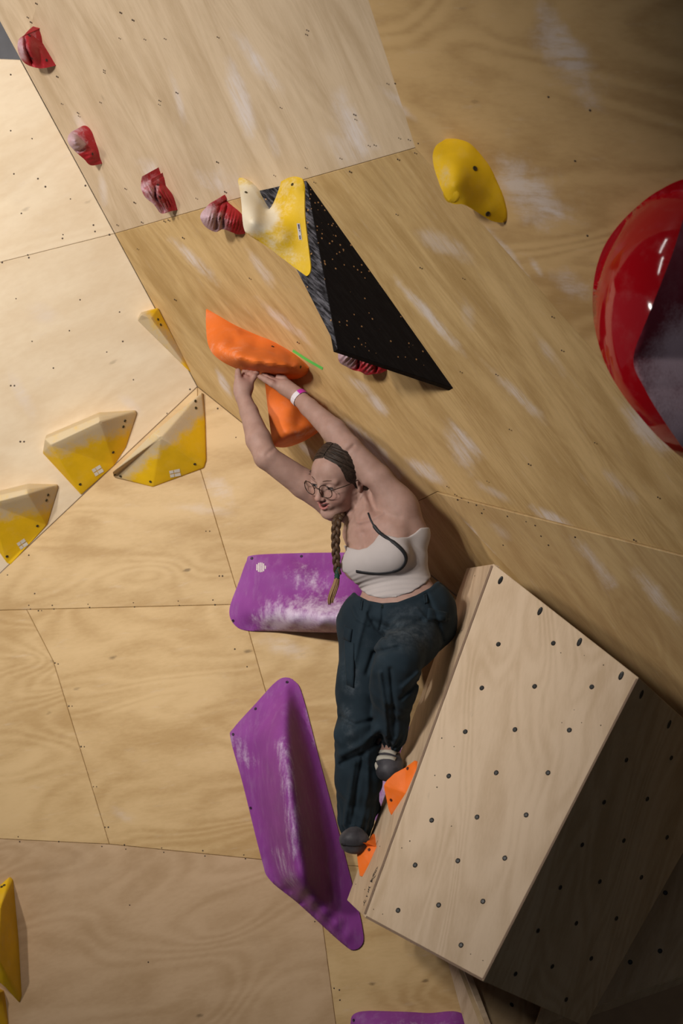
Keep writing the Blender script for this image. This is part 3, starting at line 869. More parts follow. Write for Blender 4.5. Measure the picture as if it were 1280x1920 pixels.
moulded('rock_hold', PM, [(266, 331, .085), (276, 340, .07), (283, 336, .06), (290, 344, .045), (301, 335, .002), (311, 350, .002), (324, 368, .002), (332, 394, .002), (320, 396, .03), (309, 400, .055), (300, 399, .07), (288, 383, .09), (273, 371, .105), (265, 356, .115), (264, 346, .10)],
        [(280, 355, .11), (296, 372, .085), (311, 376, .045), (304, 352, .035), (305, 390, .06)], m_red, 'red ribbed hold in two shells on the panel seam', RG, step=2.2,
        chalk=most(near([(270, 350), (282, 372), (300, 395)], 8, 26, 0.66), near([(292, 340), (294, 370)], 2, 8, 0.6)), sharp=(0, 2, 4, 7), rib=both(groove([(290, 342), (291, 370), (306, 396)], 2.4, .025), ribs(1, -0.55, 5.5, .0032)), holes=[(296, 347, RH), (300, 369, RH)])
moulded('rock_hold', PM, [(396, 380, .07), (404, 386, .06), (421, 375, .002), (432, 384, .002), (455, 406, .002), (459, 438, .002), (444, 439, .03), (419, 430, .07), (404, 435, .09), (386, 426, .115), (376, 411, .13), (377, 400, .12), (387, 388, .09)],
        [(390, 405, .135), (408, 410, .105), (425, 405, .06), (440, 415, .045)], m_red, 'red shell hold whitened at its tip, next to the yellow winged hold', RG, step=2.2,
        chalk=near([(382, 400), (392, 415), (405, 425)], 10, 36, 0.95), sharp=(2, 5), rib=both(groove([(414, 382), (406, 405), (405, 430)], 2.6, .014), groove([(426, 385), (418, 410), (418, 430)], 3, .014), ribs(1, .2, 6, .0018)), holes=[(412, 409, RH)])
moulded('rock_hold', PM, [(643, 652, .11), (634, 662, .125), (636, 679, .12), (650, 688, .10), (662, 694, .085), (675, 697, .075), (687, 703, .06), (700, 701, .05), (712, 700, .03), (724, 695, .004), (719, 684, .002), (700, 655, .002), (672, 636, .03)],
        [(648, 668, .13), (668, 680, .09), (690, 688, .065), (706, 690, .035), (680, 660, .06)], m_red, 'small red hold half hidden under the black volume', RG, step=2.2,
        chalk=most(near([(640, 662), (650, 675)], 8, 30, 0.95), near([(680, 672), (690, 690)], 2, 16, 0.4)), sharp=(9, 10), rib=both(groove([(672, 660), (671, 692)], 3, .02), groove([(707, 678), (704, 700)], 2.5, .016), ribs(1, .8, 8, .0025)))

# black triangular volume with the yellow winged hold on it
def worn_black(name, grey, amount):
    t = NT(name)
    co = t.n('ShaderNodeTexCoord').outputs['Object']
    uv = t.n('ShaderNodeUVMap').outputs[0]
    st = t.noise(t.mapping(t.mapping(uv, rot=(0, 0, 0.7)), scale=(2, 14, 1)), 7, 5, 0.7)
    c = t.mix(t.math('MULTIPLY', t.ramp(st, 0.40, 0.72), amount), (0.0055, 0.005, 0.0065), grey)
    vor = t.n('ShaderNodeTexVoronoi'); vor.inputs['Scale'].default_value = 75
    t.l(uv, vor.inputs['Vector'])
    sep = t.n('ShaderNodeSeparateColor'); t.l(vor.outputs['Color'], sep.inputs[0])
    where = t.ramp(t.noise(uv, 2.6, 2), 0.42, 0.66)
    k = t.math('MULTIPLY', t.math('LESS_THAN', vor.outputs['Distance'], 0.22), t.math('LESS_THAN', sep.outputs[0], t.math('MULTIPLY', where, 0.5)))
    c = t.mix(k, c, (0.34, 0.19, 0.085))
    t.l(c, t.b.inputs['Base Color']); t.b.inputs['Roughness'].default_value = 0.6
    t.b.inputs['Specular IOR Level'].default_value = 0.12
    t.bump(t.noise(co, 220, 2), 0.3, 0.001)
    return t.m
bA, bB, bC, bD = PM.on(574, 338), PM.on(850, 728), PM.on(632, 655, 0.30), PM.on(480, 358)
PB1, PB2, PB3 = Plane(bA, bB, bC), Plane(bD, bA, bC), Plane(bD, bB, bC)
bv = empty('triangular_volume', (bA + bB + bD) / 3, 'black triangular volume hanging from the overhang', 'volume')
face_board(PB1, [(574, 338), (850, 728), (632, 655)], worn_black('black_paint_chipped', (0.03, 0.03, 0.033), 0.2), bv, 'large_face')
face_board(PB2, [(480, 358), (574, 338), (632, 655)], worn_black('black_paint_scuffed', (0.17, 0.165, 0.19), 0.9), bv, 'scuffed_face')
core('underside', [PB1.on(578, 350, -.012), PB1.on(842, 722, -.012), PB1.on(632, 650, -.012), PB2.on(490, 364, -.012), PM.on(575, 345, .0), PM.on(845, 724, .0), PM.on(485, 362, 0), PB2.on(628, 645, -.012)], bv, plain('black_underside', (0.012, 0.011, 0.013), 0.7))
m_label = plain('grey_label', (0.50, 0.47, 0.47), 0.5)
m_labeltext = plain('label_print', (0.06, 0.05, 0.08), 0.5)
moulded('winged_hold', PB2, [(446, 338, .045), (452, 333, .04), (463, 338, .036), (472, 348, .03), (482, 365, .022), (500, 391, .016), (508, 388, .016), (516, 372, .012), (524, 350, .008), (530, 331, .006), (540, 322, .006), (553, 321, .006), (564, 331, .005), (570, 350, .004), (571, 400, .004), (575, 440, .004), (580, 480, .004), (582, 505, .004), (576, 517, .004), (566, 512, .006), (530, 485, .03), (500, 462, .065), (465, 440, .115), (457, 428, .125), (454, 408, .125), (453, 388, .11), (450, 362, .075)],
        [(468, 415, .155), (482, 405, .12), (498, 420, .10), (520, 408, .05), (540, 380, .025), (552, 440, .025), (530, 450, .06), (465, 372, .07), (482, 388, .07), (505, 440, .09), (552, 350, .02)],
        m_yellow2, 'yellow two-winged hold on the black volume, white with chalk in its saddle', None, step=3.5,
        chalk=most(near([(466, 372), (468, 410), (495, 405)], 16, 46, 1.1), near([(520, 400), (540, 350)], 2, 34, 0.4), near([(500, 440), (540, 470)], 4, 50, 0.45)), holes=[(461, 361, YHOLE), (548, 346, YHOLE), (557, 506, YHOLE)],
        decals=[('label', [[(556, 419), (562, 419), (566, 450), (560, 450)]], m_label), ('label_print', [[(558, 421), (561, 421), (562, 430), (559.5, 430)], [(559.5, 431.5), (562.3, 431.5), (563, 440), (560.5, 440)], [(560.5, 441.5), (563.4, 441.5), (564, 449), (561.5, 449)]], m_labeltext)])

# orange pair that the climber hangs from
moulded('lip_hold', PM, [(386, 580, .004), (412, 594, .002), (440, 610, .002), (480, 628, .002), (510, 640, .002), (545, 660, .002), (566, 676, .002), (578, 690, .004), (573, 702, .01), (558, 710, .02), (530, 711, .035), (500, 707, .06), (470, 701, .09), (440, 690, .13), (415, 677, .15), (398, 662, .14), (389, 642, .10), (386, 610, .04)],
        [(410, 618, .05), (440, 640, .085), (416, 650, .15), (446, 671, .205), (480, 680, .20), (510, 682, .17), (535, 682, .13), (558, 683, .075), (480, 652, .085), (515, 660, .07), (545, 670, .04), (445, 620, .035)],
        m_orange, 'upper orange hold that both hands of the climber press against', 'orange holds of the climber route', step=4, sharp=(0, 7),
        chalk=near([(400, 655), (440, 665)], 2, 30, 0.25), holes=[(511, 650, hole_copy(HOLE_S, plain('dark_orange_bolt', (0.06, 0.015, 0.005), 0.6))), (563, 688, hole_copy(HOLE_S, m_yhole))])
moulded('lip_hold', PM, [(496, 712, .10), (500, 750, .13), (506, 800, .165), (511, 832, .185), (517, 838, .17), (540, 838, .085), (572, 826, .035), (603, 806, .002), (588, 775, .002), (556, 730, .002), (528, 700, .03)],
        [(530, 770, .125), (548, 765, .095), (560, 795, .105), (528, 829, .172), (548, 822, .145), (566, 815, .115), (588, 803, .05)],
        m_orange, 'lower orange hold behind the climber forearm', 'orange holds of the climber route', step=4, sharp=(0, 7),
        chalk=near([(560, 815), (592, 800)], 2, 14, 0.5))
FG = 'orange foot chips on the plywood volume'
FH = hole_copy(HOLE_S, plain('foot_chip_bolt', (0.10, 0.02, 0.01), 0.6))
def flat_chip(base, face3, pts):
    """outline points lying in one flat face that leans out from the base plane"""
    pf = Plane(*[base.on(*q) for q in face3])
    return [(x, y, max(0.001, (pf.on(x, y) - base.o).dot(base.n))) for x, y in pts]
faceted('foot_chip', PV2, flat_chip(PV2, [(779, 1430, .003), (732, 1528, .003), (718, 1473, .060)], [(718, 1473), (724, 1463), (739, 1449), (760, 1438), (777, 1425), (782, 1428), (780, 1443), (760, 1487), (739, 1519), (732, 1528), (728, 1520)]),
        [], [], m_footorange, 'larger orange foot chip under the raised foot', FG, bevel=0.004, holes=[(764, 1441, FH), (733, 1500, FH)])
faceted('foot_chip', PV2, flat_chip(PV2, [(704, 1587, .003), (677, 1643, .003), (667, 1583, .050)], [(667, 1583), (671, 1622), (674, 1642), (679, 1643), (691, 1620), (705, 1588)]) + [(702, 1568, .002), (699, 1563, .006), (686, 1580, .035), (673, 1580, .050)],
        [], [(0, 5)], m_footorange, 'smaller orange foot chip under the lower foot', FG, bevel=0.004, holes=[(692, 1593, FH)])

# yellow knob on the right boards, with its cut-off stub
yk = moulded('knob_hold', PM, [(811, 290, .085), (818, 272, .05), (836, 263, .02), (858, 261, .007), (880, 269, .007), (900, 289, .007), (918, 313, .007), (931, 340, .007), (943, 368, .007), (950, 398, .007), (946, 416, .012), (924, 415, .045), (904, 404, .075), (880, 389, .11), (866, 383, .13), (846, 381, .145), (830, 360, .145), (820, 335, .125), (813, 312, .10)],
        [(850, 310, .10), (880, 340, .09), (910, 375, .055), (850, 348, .145), (872, 300, .06), (920, 395, .05)], m_yellow, 'yellow kidney-shaped knob on the boards to the right', None, step=3.5,
        chalk=near([(825, 300), (838, 335)], 6, 26, 0.35), holes=[(890, 316, hole_copy(HOLE, m_yhole)), (914, 401, hole_copy(HOLE, m_yhole))], sharp=())
stub_n = CV(-0.75, -0.2, 0.63).normalized()
bm = bmesh.new()
bmesh.ops.create_cone(bm, cap_ends=True, segments=32, radius1=0.030, radius2=0.027, depth=0.035)
bmesh.ops.bevel(bm, geom=[e for e in bm.edges if abs(e.verts[0].co.z - e.verts[1].co.z) < 1e-6], offset=0.003, segments=2, affect='EDGES')
st = bm_obj('stub', bm, m_yellow, smooth=True)
attach(st, yk, Matrix.Translation(PM.on(850, 361, .125)) @ stub_n.to_track_quat('Z', 'Y').to_matrix().to_4x4())

# big red hold at the right edge: glossy shell with a matte, chalky cut face
def gloss_red():
    t = NT('glossy_red_gelcoat')
    co = t.n('ShaderNodeTexCoord').outputs['Object']
    nz = t.noise(co, 14, 5, 0.65)
    c = t.mix(t.math('MULTIPLY', t.ramp(nz, 0.48, 0.75), 0.28), (0.46, 0.004, 0.010), (0.50, 0.10, 0.10))
    t.l(c, t.b.inputs['Base Color'])
    t.l(t.math('ADD', t.math('MULTIPLY', t.ramp(nz, 0.45, 0.8), 0.10), 0.07), t.b.inputs['Roughness'])
    t.b.inputs['Specular IOR Level'].default_value = 0.5
    return t.m
m_matte = chalked('matte_red_texture', (0.20, 0.022, 0.04), (0.80, 0.60, 0.68), nscale=7, rough=0.8, bump=0.6)
_bx = lambda y: np.interp(y, [338, 458, 528, 592, 672, 728, 790, 868], [1301, 1266, 1240, 1215, 1187, 1208, 1245, 1300])
def ball_h(x, y):
    """height of the ball over the overhang: an ellipsoid, with a slanting cut face right of its edge"""
    def dep(x, y):
        r2 = ((x - 1338) / 226.0) ** 2 + ((y - 600) / 268.0) ** 2
        return 5.42 - 0.30 * math.sqrt(max(0.0, 1 - min(1.0, r2)))
    xr = float(_bx(y))
    d = dep(x, y) if x <= xr else max(dep(x, y), dep(xr, y) + 0.42 * (x - xr) / 690.0)
    return max(0.008, (P(x, y, d) - PM.o).dot(PM.n))
moulded('ball_hold', PM, [(1300, 333, .007), (1235, 357, .007), (1180, 400, .01), (1142, 445, .02), (1122, 487, .035), (1112, 535, .06), (1111, 585, .085), (1119, 635, .10), (1137, 688, .105), (1165, 737, .10), (1200, 782, .085), (1245, 830, .06), (1300, 866, .03), (1400, 860, .007), (1490, 760, .007), (1540, 600, .007), (1490, 430, .007), (1400, 345, .007)],
        [],
        gloss_red(), 'big red ball hold at the right edge, glossy with a matte chalky face', None, step=6, hfun=ball_h,
        cut=[(1301, 338), (1266, 458), (1240, 528), (1215, 592), (1187, 672), (1208, 728), (1245, 790), (1300, 868)],
        mats2=(m_matte, 'matte_face', [(1600, 868), (1600, 338)], 'glossy_shell'),
        chalk=near([(1290, 650), (1258, 730), (1290, 810)], 24, 105, 1.0))

# strip of green tape on the overhang
mesh_t = ribbon('green_tape', PM, [[(549, 657), (575, 674), (605, 691)]], plain('green_tape', (0.12, 0.55, 0.10), 0.5), None, w=0.0055, h=0.0012)
tag(mesh_t, 'short strip of green tape beside the upper orange hold', 'tape')

# set bolt holes and prints into the finished surfaces
_bvh = {}
def bvh_of(o):
    if o.name not in _bvh:
        me = o.data; M = PMAT[o.name] if o.name in PMAT else (PMAT[o.parent.name] @ o.matrix_basis)
        _bvh[o.name] = (BVHTree.FromPolygons([M @ v.co for v in me.vertices], [tuple(p.vertices) for p in me.polygons]), M)
    return _bvh[o.name]
def surface(o, px, py):
    b, M = bvh_of(o)
    hit = b.ray_cast(CAM, ray(px, py).normalized())
    return hit[0], hit[1]
for o, px, py, me in HOLES:
    c, n = surface(o, px, py)
    if c is None: continue
    if n.dot(CAM - c) < 0: n = -n
    h = bpy.data.objects.new('bolt_hole', me); COL.objects.link(h)
    attach(h, o, Matrix.Translation(c + n * 0.0008) @ n.to_track_quat('Z', 'Y').to_matrix().to_4x4())
for o, name, quads, mat in DECALS:
    vs, fs = [], []
    for q in quads:
        ok = [surface(o, *p) for p in q]
        if any(c is None for c, _ in ok): continue
        b0 = len(vs)
        for c, n in ok:
            if n.dot(CAM - c) < 0: n = -n
            vs.append(c + n * (0.0022 if name == 'label_print' else 0.0012))
        fs.append(tuple(range(b0, b0 + len(q))))
    if vs:
        d = mesh_obj(name, vs, fs, mat)
        attach(d, o)
        d['kind'] = 'stuff'
# ------------------------------------------------------------------ body modelling: blended volumes turned into one skin
def Bp(px, py, dd):
    """point beside the climber: pixel plus depth offset from her plane, in metres"""
    return V3(P(px, py, D0 + dd))

class Prim:
    __slots__ = ('f', 'c', 'r', 'k', 'op')
    def __init__(s, f, c, r, k=0.02, op='add'):
        s.f, s.c, s.r, s.k, s.op = f, V3(c), r, k, op
def cone(a, b, ra, rb, k=0.02, op='add'):
    a, b = V3(a), V3(b); ab = b - a; L2 = max(1e-9, ab @ ab)
    def f(p):
        t = np.clip(((p - a) @ ab) / L2, 0, 1)
        return np.linalg.norm(p - (a + t[:, None] * ab), axis=1) - (ra + (rb - ra) * t)
    return Prim(f, (a + b) / 2, np.linalg.norm(ab) / 2 + max(ra, rb), k, op)
def ell(c, r, R=None, k=0.02, op='add'):
    c, r = V3(c), V3(r); R = np.eye(3) if R is None else R       # R columns = local axes
    def f(p):
        q = (p - c) @ R
        k0 = np.linalg.norm(q / r, axis=1); k1 = np.linalg.norm(q / (r * r), axis=1)
        return np.where(k1 > 1e-9, k0 * (k0 - 1) / np.maximum(k1, 1e-9), -r.min())
    return Prim(f, c, r.max(), k, op)
def chain(pts, rad, k=0.015):
    return [cone(pts[i], pts[i+1], rad[i], rad[i+1], k) for i in range(len(pts) - 1)]
def smin(a, b, k):
    h = np.clip(0.5 + 0.5 * (b - a) / k, 0, 1)
    return b + (a - b) * h - k * h * (1 - h)
def smax(a, b, k): return -smin(-a, -b, k)
def evalp(prims, p):
    d = np.full(len(p), 0.5)
    for q in prims:
        if q.op == 'add': d = smin(d, q.f(p), q.k)
        else: d = smax(d, -q.f(p), q.k)
    return d
class Field:
    """groups of volumes: blended inside a group, groups joined one after the other with their own softness"""
    def __init__(s, prims, post=None, groups=None):
        s.groups = groups or [(prims, 0.0)]
        s.prims = [q for g, _ in s.groups for q in g]
        s.post = post
    def __call__(s, p, sel=None):
        p = np.atleast_2d(p); d = None
        for g, k in s.groups:
            gg = g if sel is None else [q for q in g if id(q) in sel]
            if not gg: continue
            e = evalp(gg, p)
            d = e if d is None else smin(d, e, k)
        if d is None: d = np.full(len(p), 0.5)
        return s.post(d, p) if s.post else d
    def hit(s, px, py):
        """point and normal of the finished surface seen at a pixel"""
        h = s.bvh.ray_cast(CAM, ray(px, py).normalized())
        if h[0] is None: return None, None
        n = h[1] if h[1].dot(CAM - h[0]) > 0 else -h[1]
        return V3(h[0]), V3(n)

def sdf_mesh(field, h, N=12, pad=0.02, slack=0.007):
    lo = np.min([q.c - q.r for q in field.prims if q.op == 'add'], axis=0) - pad
    hi = np.max([q.c + q.r for q in field.prims if q.op == 'add'], axis=0) + pad
    nb = np.ceil((hi - lo) / (h * N)).astype(int)
    B = h * N; hd = B * 0.87
    ctr = np.stack(np.meshgrid(*[np.arange(n) for n in nb], indexing='ij'), -1).reshape(-1, 3)
    cc = lo + (ctr + 0.5) * B
    near_any = np.zeros(len(cc), bool)
    for q in field.prims:
        if q.op == 'add': near_any |= np.linalg.norm(cc - q.c, axis=1) < q.r + hd + 0.03
    ctr, cc = ctr[near_any], cc[near_any]
    act = np.abs(field(cc)) < hd + slack
    ctr, cc = ctr[act], cc[act]
    pc = np.array([q.c for q in field.prims]); pr = np.array([q.r + q.k for q in field.prims]); ids = np.array([id(q) for q in field.prims])
    gk = 0.006 + max(k for _, k in field.groups)
    ax = np.arange(N + 1)
    G = np.stack(np.meshgrid(ax, ax, ax, indexing='ij'), -1).reshape(-1, 3)
    keyf = lambda c: (c[:, 0].astype(np.int64) * 100003 + c[:, 1]) * 100003 + c[:, 2]
    VK, VP, FQ = [], [], []
    corners = np.array([(i, j, k) for i in (0, 1) for j in (0, 1) for k in (0, 1)])
    edges = [(a, b) for a in range(8) for b in range(a + 1, 8) if np.abs(corners[a] - corners[b]).sum() == 1]
    for b, c in zip(ctr, cc):
        sel = set(ids[np.linalg.norm(pc - c, axis=1) < pr + hd + gk])
        if not sel: continue
        base = b * N
        D = field(lo + (G + base) * h, sel).reshape(N + 1, N + 1, N + 1)
        S = D < 0
        if S.all() or not S.any(): continue
        cs = sum(S[i:N+i, j:N+j, k:N+k].astype(np.int8) for i, j, k in corners)
        cells = np.argwhere((cs > 0) & (cs < 8))
        if len(cells):
            dv = np.stack([D[cells[:, 0]+i, cells[:, 1]+j, cells[:, 2]+k] for i, j, k in corners], 1)
            acc = np.zeros((len(cells), 3)); cnt = np.zeros(len(cells))
            for a, e in edges:
                m = (dv[:, a] < 0) != (dv[:, e] < 0)
                t = dv[m, a] / (dv[m, a] - dv[m, e])
                acc[m] += corners[a] + t[:, None] * (corners[e] - corners[a]); cnt[m] += 1
            VP.append(lo + (cells + base + acc / cnt[:, None]) * h)
            VK.append(keyf(cells + base))
        for axn in range(3):
            sl0 = [slice(0, N)] * 3; sl1 = [slice(0, N)] * 3
            sl0[axn] = slice(0, N); sl1[axn] = slice(1, N + 1)
            A, E = S[tuple(sl0)], S[tuple(sl1)]
            for flip in (False, True):
                idx = np.argwhere((A & ~E) if not flip else (~A & E))
                if not len(idx): continue
                u, v = (axn + 1) % 3, (axn + 2) % 3
                g = idx + base
                du, dv_ = np.zeros(3, int), np.zeros(3, int); du[u] = 1; dv_[v] = 1
                q = np.stack([keyf(g - du - dv_), keyf(g - dv_), keyf(g), keyf(g - du)], 1)
                FQ.append(q if not flip else q[:, ::-1])
    VK = np.concatenate(VK); VP = np.concatenate(VP); FQ = np.concatenate(FQ)
    order = np.argsort(VK); ks = VK[order]
    pos = np.searchsorted(ks, FQ); pos = np.clip(pos, 0, len(ks) - 1)
    ok = (ks[pos] == FQ).all(1)
    return VP[order], pos[ok]

def relax(V, F, it=3, lam=0.5):
    """a few volume-keeping smoothing passes"""
    e = np.concatenate([F[:, [0, 1]], F[:, [1, 2]], F[:, [2, 3]], F[:, [3, 0]]])
    a = np.concatenate([e[:, 0], e[:, 1]]); b = np.concatenate([e[:, 1], e[:, 0]])
    n = np.bincount(a, minlength=len(V)).astype(float); n[n == 0] = 1
    for i in range(it):
        for s in (lam, -lam * 1.03):
            m = np.stack([np.bincount(a, V[b, k], len(V)) for k in range(3)], 1) / n[:, None]
            V = V + s * (m - V)
    return V

def sdf_obj(name, field, h, mat, parent, it=3, attrs=None, keep=None):
    V, F = sdf_mesh(field, h)
    V = relax(V, F, it)
    if keep is not None:
        m = keep(V); fm = m[F].all(1); F = F[fm]
        used = np.unique(F); mp = -np.ones(len(V), int); mp[used] = np.arange(len(used)); V, F = V[used], mp[F]
    org = PMAT[parent.name].translation if parent else Vector((0, 0, 0))
    field.bvh = BVHTree.FromPolygons(V.tolist(), F.tolist())
    me = bpy.data.meshes.new(name)
    me.vertices.add(len(V)); me.vertices.foreach_set('co', (V - V3(org)).astype(np.float32).ravel())
    me.loops.add(F.size); me.loops.foreach_set('vertex_index', F.astype(np.int32).ravel())
    me.polygons.add(len(F)); me.polygons.foreach_set('loop_start', np.arange(0, F.size, 4, dtype=np.int32))
    me.polygons.foreach_set('loop_total', np.full(len(F), 4, np.int32))
    me.update(calc_edges=True); me.validate()
    me.polygons.foreach_set('use_smooth', np.ones(len(me.polygons), bool))
    me.materials.append(mat)
    for an, fn in (attrs or {}).items():
        a = me.attributes.new(an, 'FLOAT', 'POINT'); a.data.foreach_set('value', np.asarray(fn(V), np.float32))
    o = bpy.data.objects.new(name, me)
    COL.objects.link(o)
    if parent is not None: o.parent = parent
    return o

def tube(name, pts, rad, mat, parent, seg=8, squash=None, cap=True):
    """swept tube through world points; rad = number or list; squash = (direction, factor)"""
    pts = [V3(p) for p in pts]; n = len(pts)
    rad = [rad] * n if np.isscalar(rad) else list(rad)
    vs, fs = [], []
    up = np.array([0.3, 0.2, 0.93])
    prev = None
    for i, p in enumerate(pts):
        d = pts[min(i + 1, n - 1)] - pts[max(i - 1, 0)]; d = d / max(1e-9, np.linalg.norm(d))
        a = prev if prev is not None else np.cross(d, up)
        a = a - d * (a @ d)
        if np.linalg.norm(a) < 1e-6: a = np.cross(d, np.array([1.0, 0, 0]))
        a = a / np.linalg.norm(a); b = np.cross(d, a); prev = a
        for k in range(seg):
            t = 2 * math.pi * k / seg
            o = (a * math.cos(t) + b * math.sin(t)) * rad[i]
            if squash is not None:
                nrm = squash[0] if not isinstance(squash[0], list) else squash[0][i]
                o = o - nrm * (o @ nrm) * (1 - squash[1])
            vs.append(p + o)
        if i:
            for k in range(seg):
                fs.append(((i-1)*seg + k, (i-1)*seg + (k+1) % seg, i*seg + (k+1) % seg, i*seg + k))
    if cap:
        fs.append(tuple(reversed(range(seg)))); fs.append(tuple(range((n-1)*seg, n*seg)))
    org = V3(PMAT[parent.name].translation) if parent is not None and parent.name in PMAT else np.zeros(3)
    return mesh_obj(name, [tuple(v - org) for v in vs], fs, mat, parent, smooth=True)
def spline(pts, per=8):
    a = [V3(p) for p in pts]
    out = []
    for i in range(len(a) - 1):
        p0, p1, p2, p3 = a[max(i-1, 0)], a[i], a[i+1], a[min(i+2, len(a)-1)]
        for j in range(per):
            t = j / per
            out.append(0.5*((2*p1) + (-p0+p2)*t + (2*p0-5*p1+4*p2-p3)*t*t + (-p0+3*p1-3*p2+p3)*t**3))
    out.append(a[-1])
    return out
# ------------------------------------------------------------------ the climber
def skin_mat():
    t = NT('skin')
    co = t.n('ShaderNodeTexCoord').outputs['Object']
    nz = t.noise(co, 30, 4)
    c = t.mix(t.ramp(nz, 0.3, 0.7), (0.36, 0.218, 0.175), (0.42, 0.262, 0.215))
    at = lambda n: t.n('ShaderNodeAttribute', attribute_name=n).outputs['Fac']
    c = t.mix(t.math('MULTIPLY', at('blush'), 0.5), c, (0.46, 0.165, 0.135))
    c = t.mix(at('lip'), c, (0.42, 0.14, 0.13))
    c = t.mix(at('mouth'), c, (0.09, 0.015, 0.015))
    t.l(c, t.b.inputs['Base Color'])
    t.b.inputs['Roughness'].default_value = 0.55
    t.b.inputs['Specular IOR Level'].default_value = 0.22
    t.b.inputs['Subsurface Weight'].default_value = 0.12
    t.b.inputs['Subsurface Radius'].default_value = (0.02, 0.008, 0.004)
    t.b.inputs['Subsurface Scale'].default_value = 0.4
    t.bump(t.noise(co, 500, 2), 0.06, 0.0005)
    return t.m
def cloth_mat(name, a, b, dust=0.0, dustcol=(0.25, 0.26, 0.28), rough=0.85, weave=900, bump=0.25, big=6.0):
    t = NT(name)
    co = t.n('ShaderNodeTexCoord').outputs['Object']
    c = t.mix(t.ramp(t.noise(co, big, 4), 0.3, 0.7), a, b)
    if dust:
        d = t.ramp(t.noise(t.mapping(co, scale=(1, 1, 0.6)), 9, 6, 0.7), 0.56, 0.82)
        at = t.n('ShaderNodeAttribute', attribute_name='dust').outputs['Fac']
        d = t.math('MAXIMUM', t.math('MULTIPLY', d, dust), t.math('MULTIPLY', at, t.ramp(t.noise(co, 40, 5, 0.7), 0.35, 0.75)))
        c = t.mix(d, c, dustcol)
    t.l(c, t.b.inputs['Base Color'])
    t.b.inputs['Roughness'].default_value = rough
    t.b.inputs['Specular IOR Level'].default_value = 0.2
    t.b.inputs['Sheen Weight'].default_value = 0.03
    h = t.math('ADD', t.noise(co, weave, 2), t.math('MULTIPLY', t.noise(co, 60, 3), 1.2))
    t.bump(h, bump, 0.0012)
    return t.m
def hair_mat(name, a, b, sc=(1, 1, 0.08), rot=(0, 0, 0)):
    t = NT(name)
    co = t.n('ShaderNodeTexCoord').outputs['Object']
    c = t.mix(t.ramp(t.noise(t.mapping(t.mapping(co, rot=rot), scale=sc), 200, 4, 0.6), 0.25, 0.75), a, b)
    t.l(c, t.b.inputs['Base Color'])
    t.b.inputs['Roughness'].default_value = 0.55
    t.b.inputs['Specular IOR Level'].default_value = 0.3
    t.bump(t.noise(t.mapping(t.mapping(co, rot=rot), scale=sc), 260, 3), 0.5, 0.001)
    return t.m

person = empty('person', P(690, 1600, D0 - 0.2), 'smiling climber in white crop top and dark cargo trousers hanging from the orange hold', 'person')
m_skin = skin_mat()
m_top = cloth_mat('white_top_jersey', (0.45, 0.40, 0.39), (0.50, 0.45, 0.44), bump=0.12)
m_pants = cloth_mat('teal_black_canvas', (0.0095, 0.0185, 0.027), (0.0175, 0.031, 0.043), dust=0.35, dustcol=(0.12, 0.14, 0.16), bump=0.3)
m_piping = plain('black_elastic', (0.012, 0.012, 0.015), 0.6)
m_hair = hair_mat('brown_hair', (0.014, 0.009, 0.0065), (0.060, 0.038, 0.027), rot=(0.3, 0.75, 0))
m_braid = hair_mat('light_brown_hair', (0.035, 0.018, 0.010), (0.115, 0.062, 0.032), (1, 1, 0.3))
m_blond = hair_mat('fair_hair_end', (0.16, 0.085, 0.035), (0.34, 0.20, 0.095), (1, 1, 0.08))

def frame(left, up):
    """columns: her left, forward, up (given in camera parts right, up, towards)"""
    u = V3(CV(*up)); u /= np.linalg.norm(u)
    l = V3(CV(*left)); l -= u * (l @ u); l /= np.linalg.norm(l)
    f = np.cross(u, l)
    return np.stack([l, f, u], 1)
RT = frame((.78, .27, .56), (-.33, .94, 0.02))       # chest
RP = frame((.93, .20, .30), (-.26, .96, 0.05))       # hips
RH = frame((.742, -.183, .647), (-.127, .907, .402)) # head
if (RT[:, 1] @ V3(-FWD)) < 0: RT[:, 1] *= -1
if (RP[:, 1] @ V3(-FWD)) < 0: RP[:, 1] *= -1
if (RH[:, 1] @ V3(-FWD)) < 0: RH[:, 1] *= -1
HC = Bp(636, 891, 0.03)
def Hd(x, y, z): return HC + RH @ V3((x, y, z))
CH = Bp(718, 1022, 0.0)
def Tt(x, y, z): return CH + RT @ V3((x, y, z))
HP = Bp(748, 1148, -0.03)
def Pv(x, y, z): return HP + RP @ V3((x, y, z))

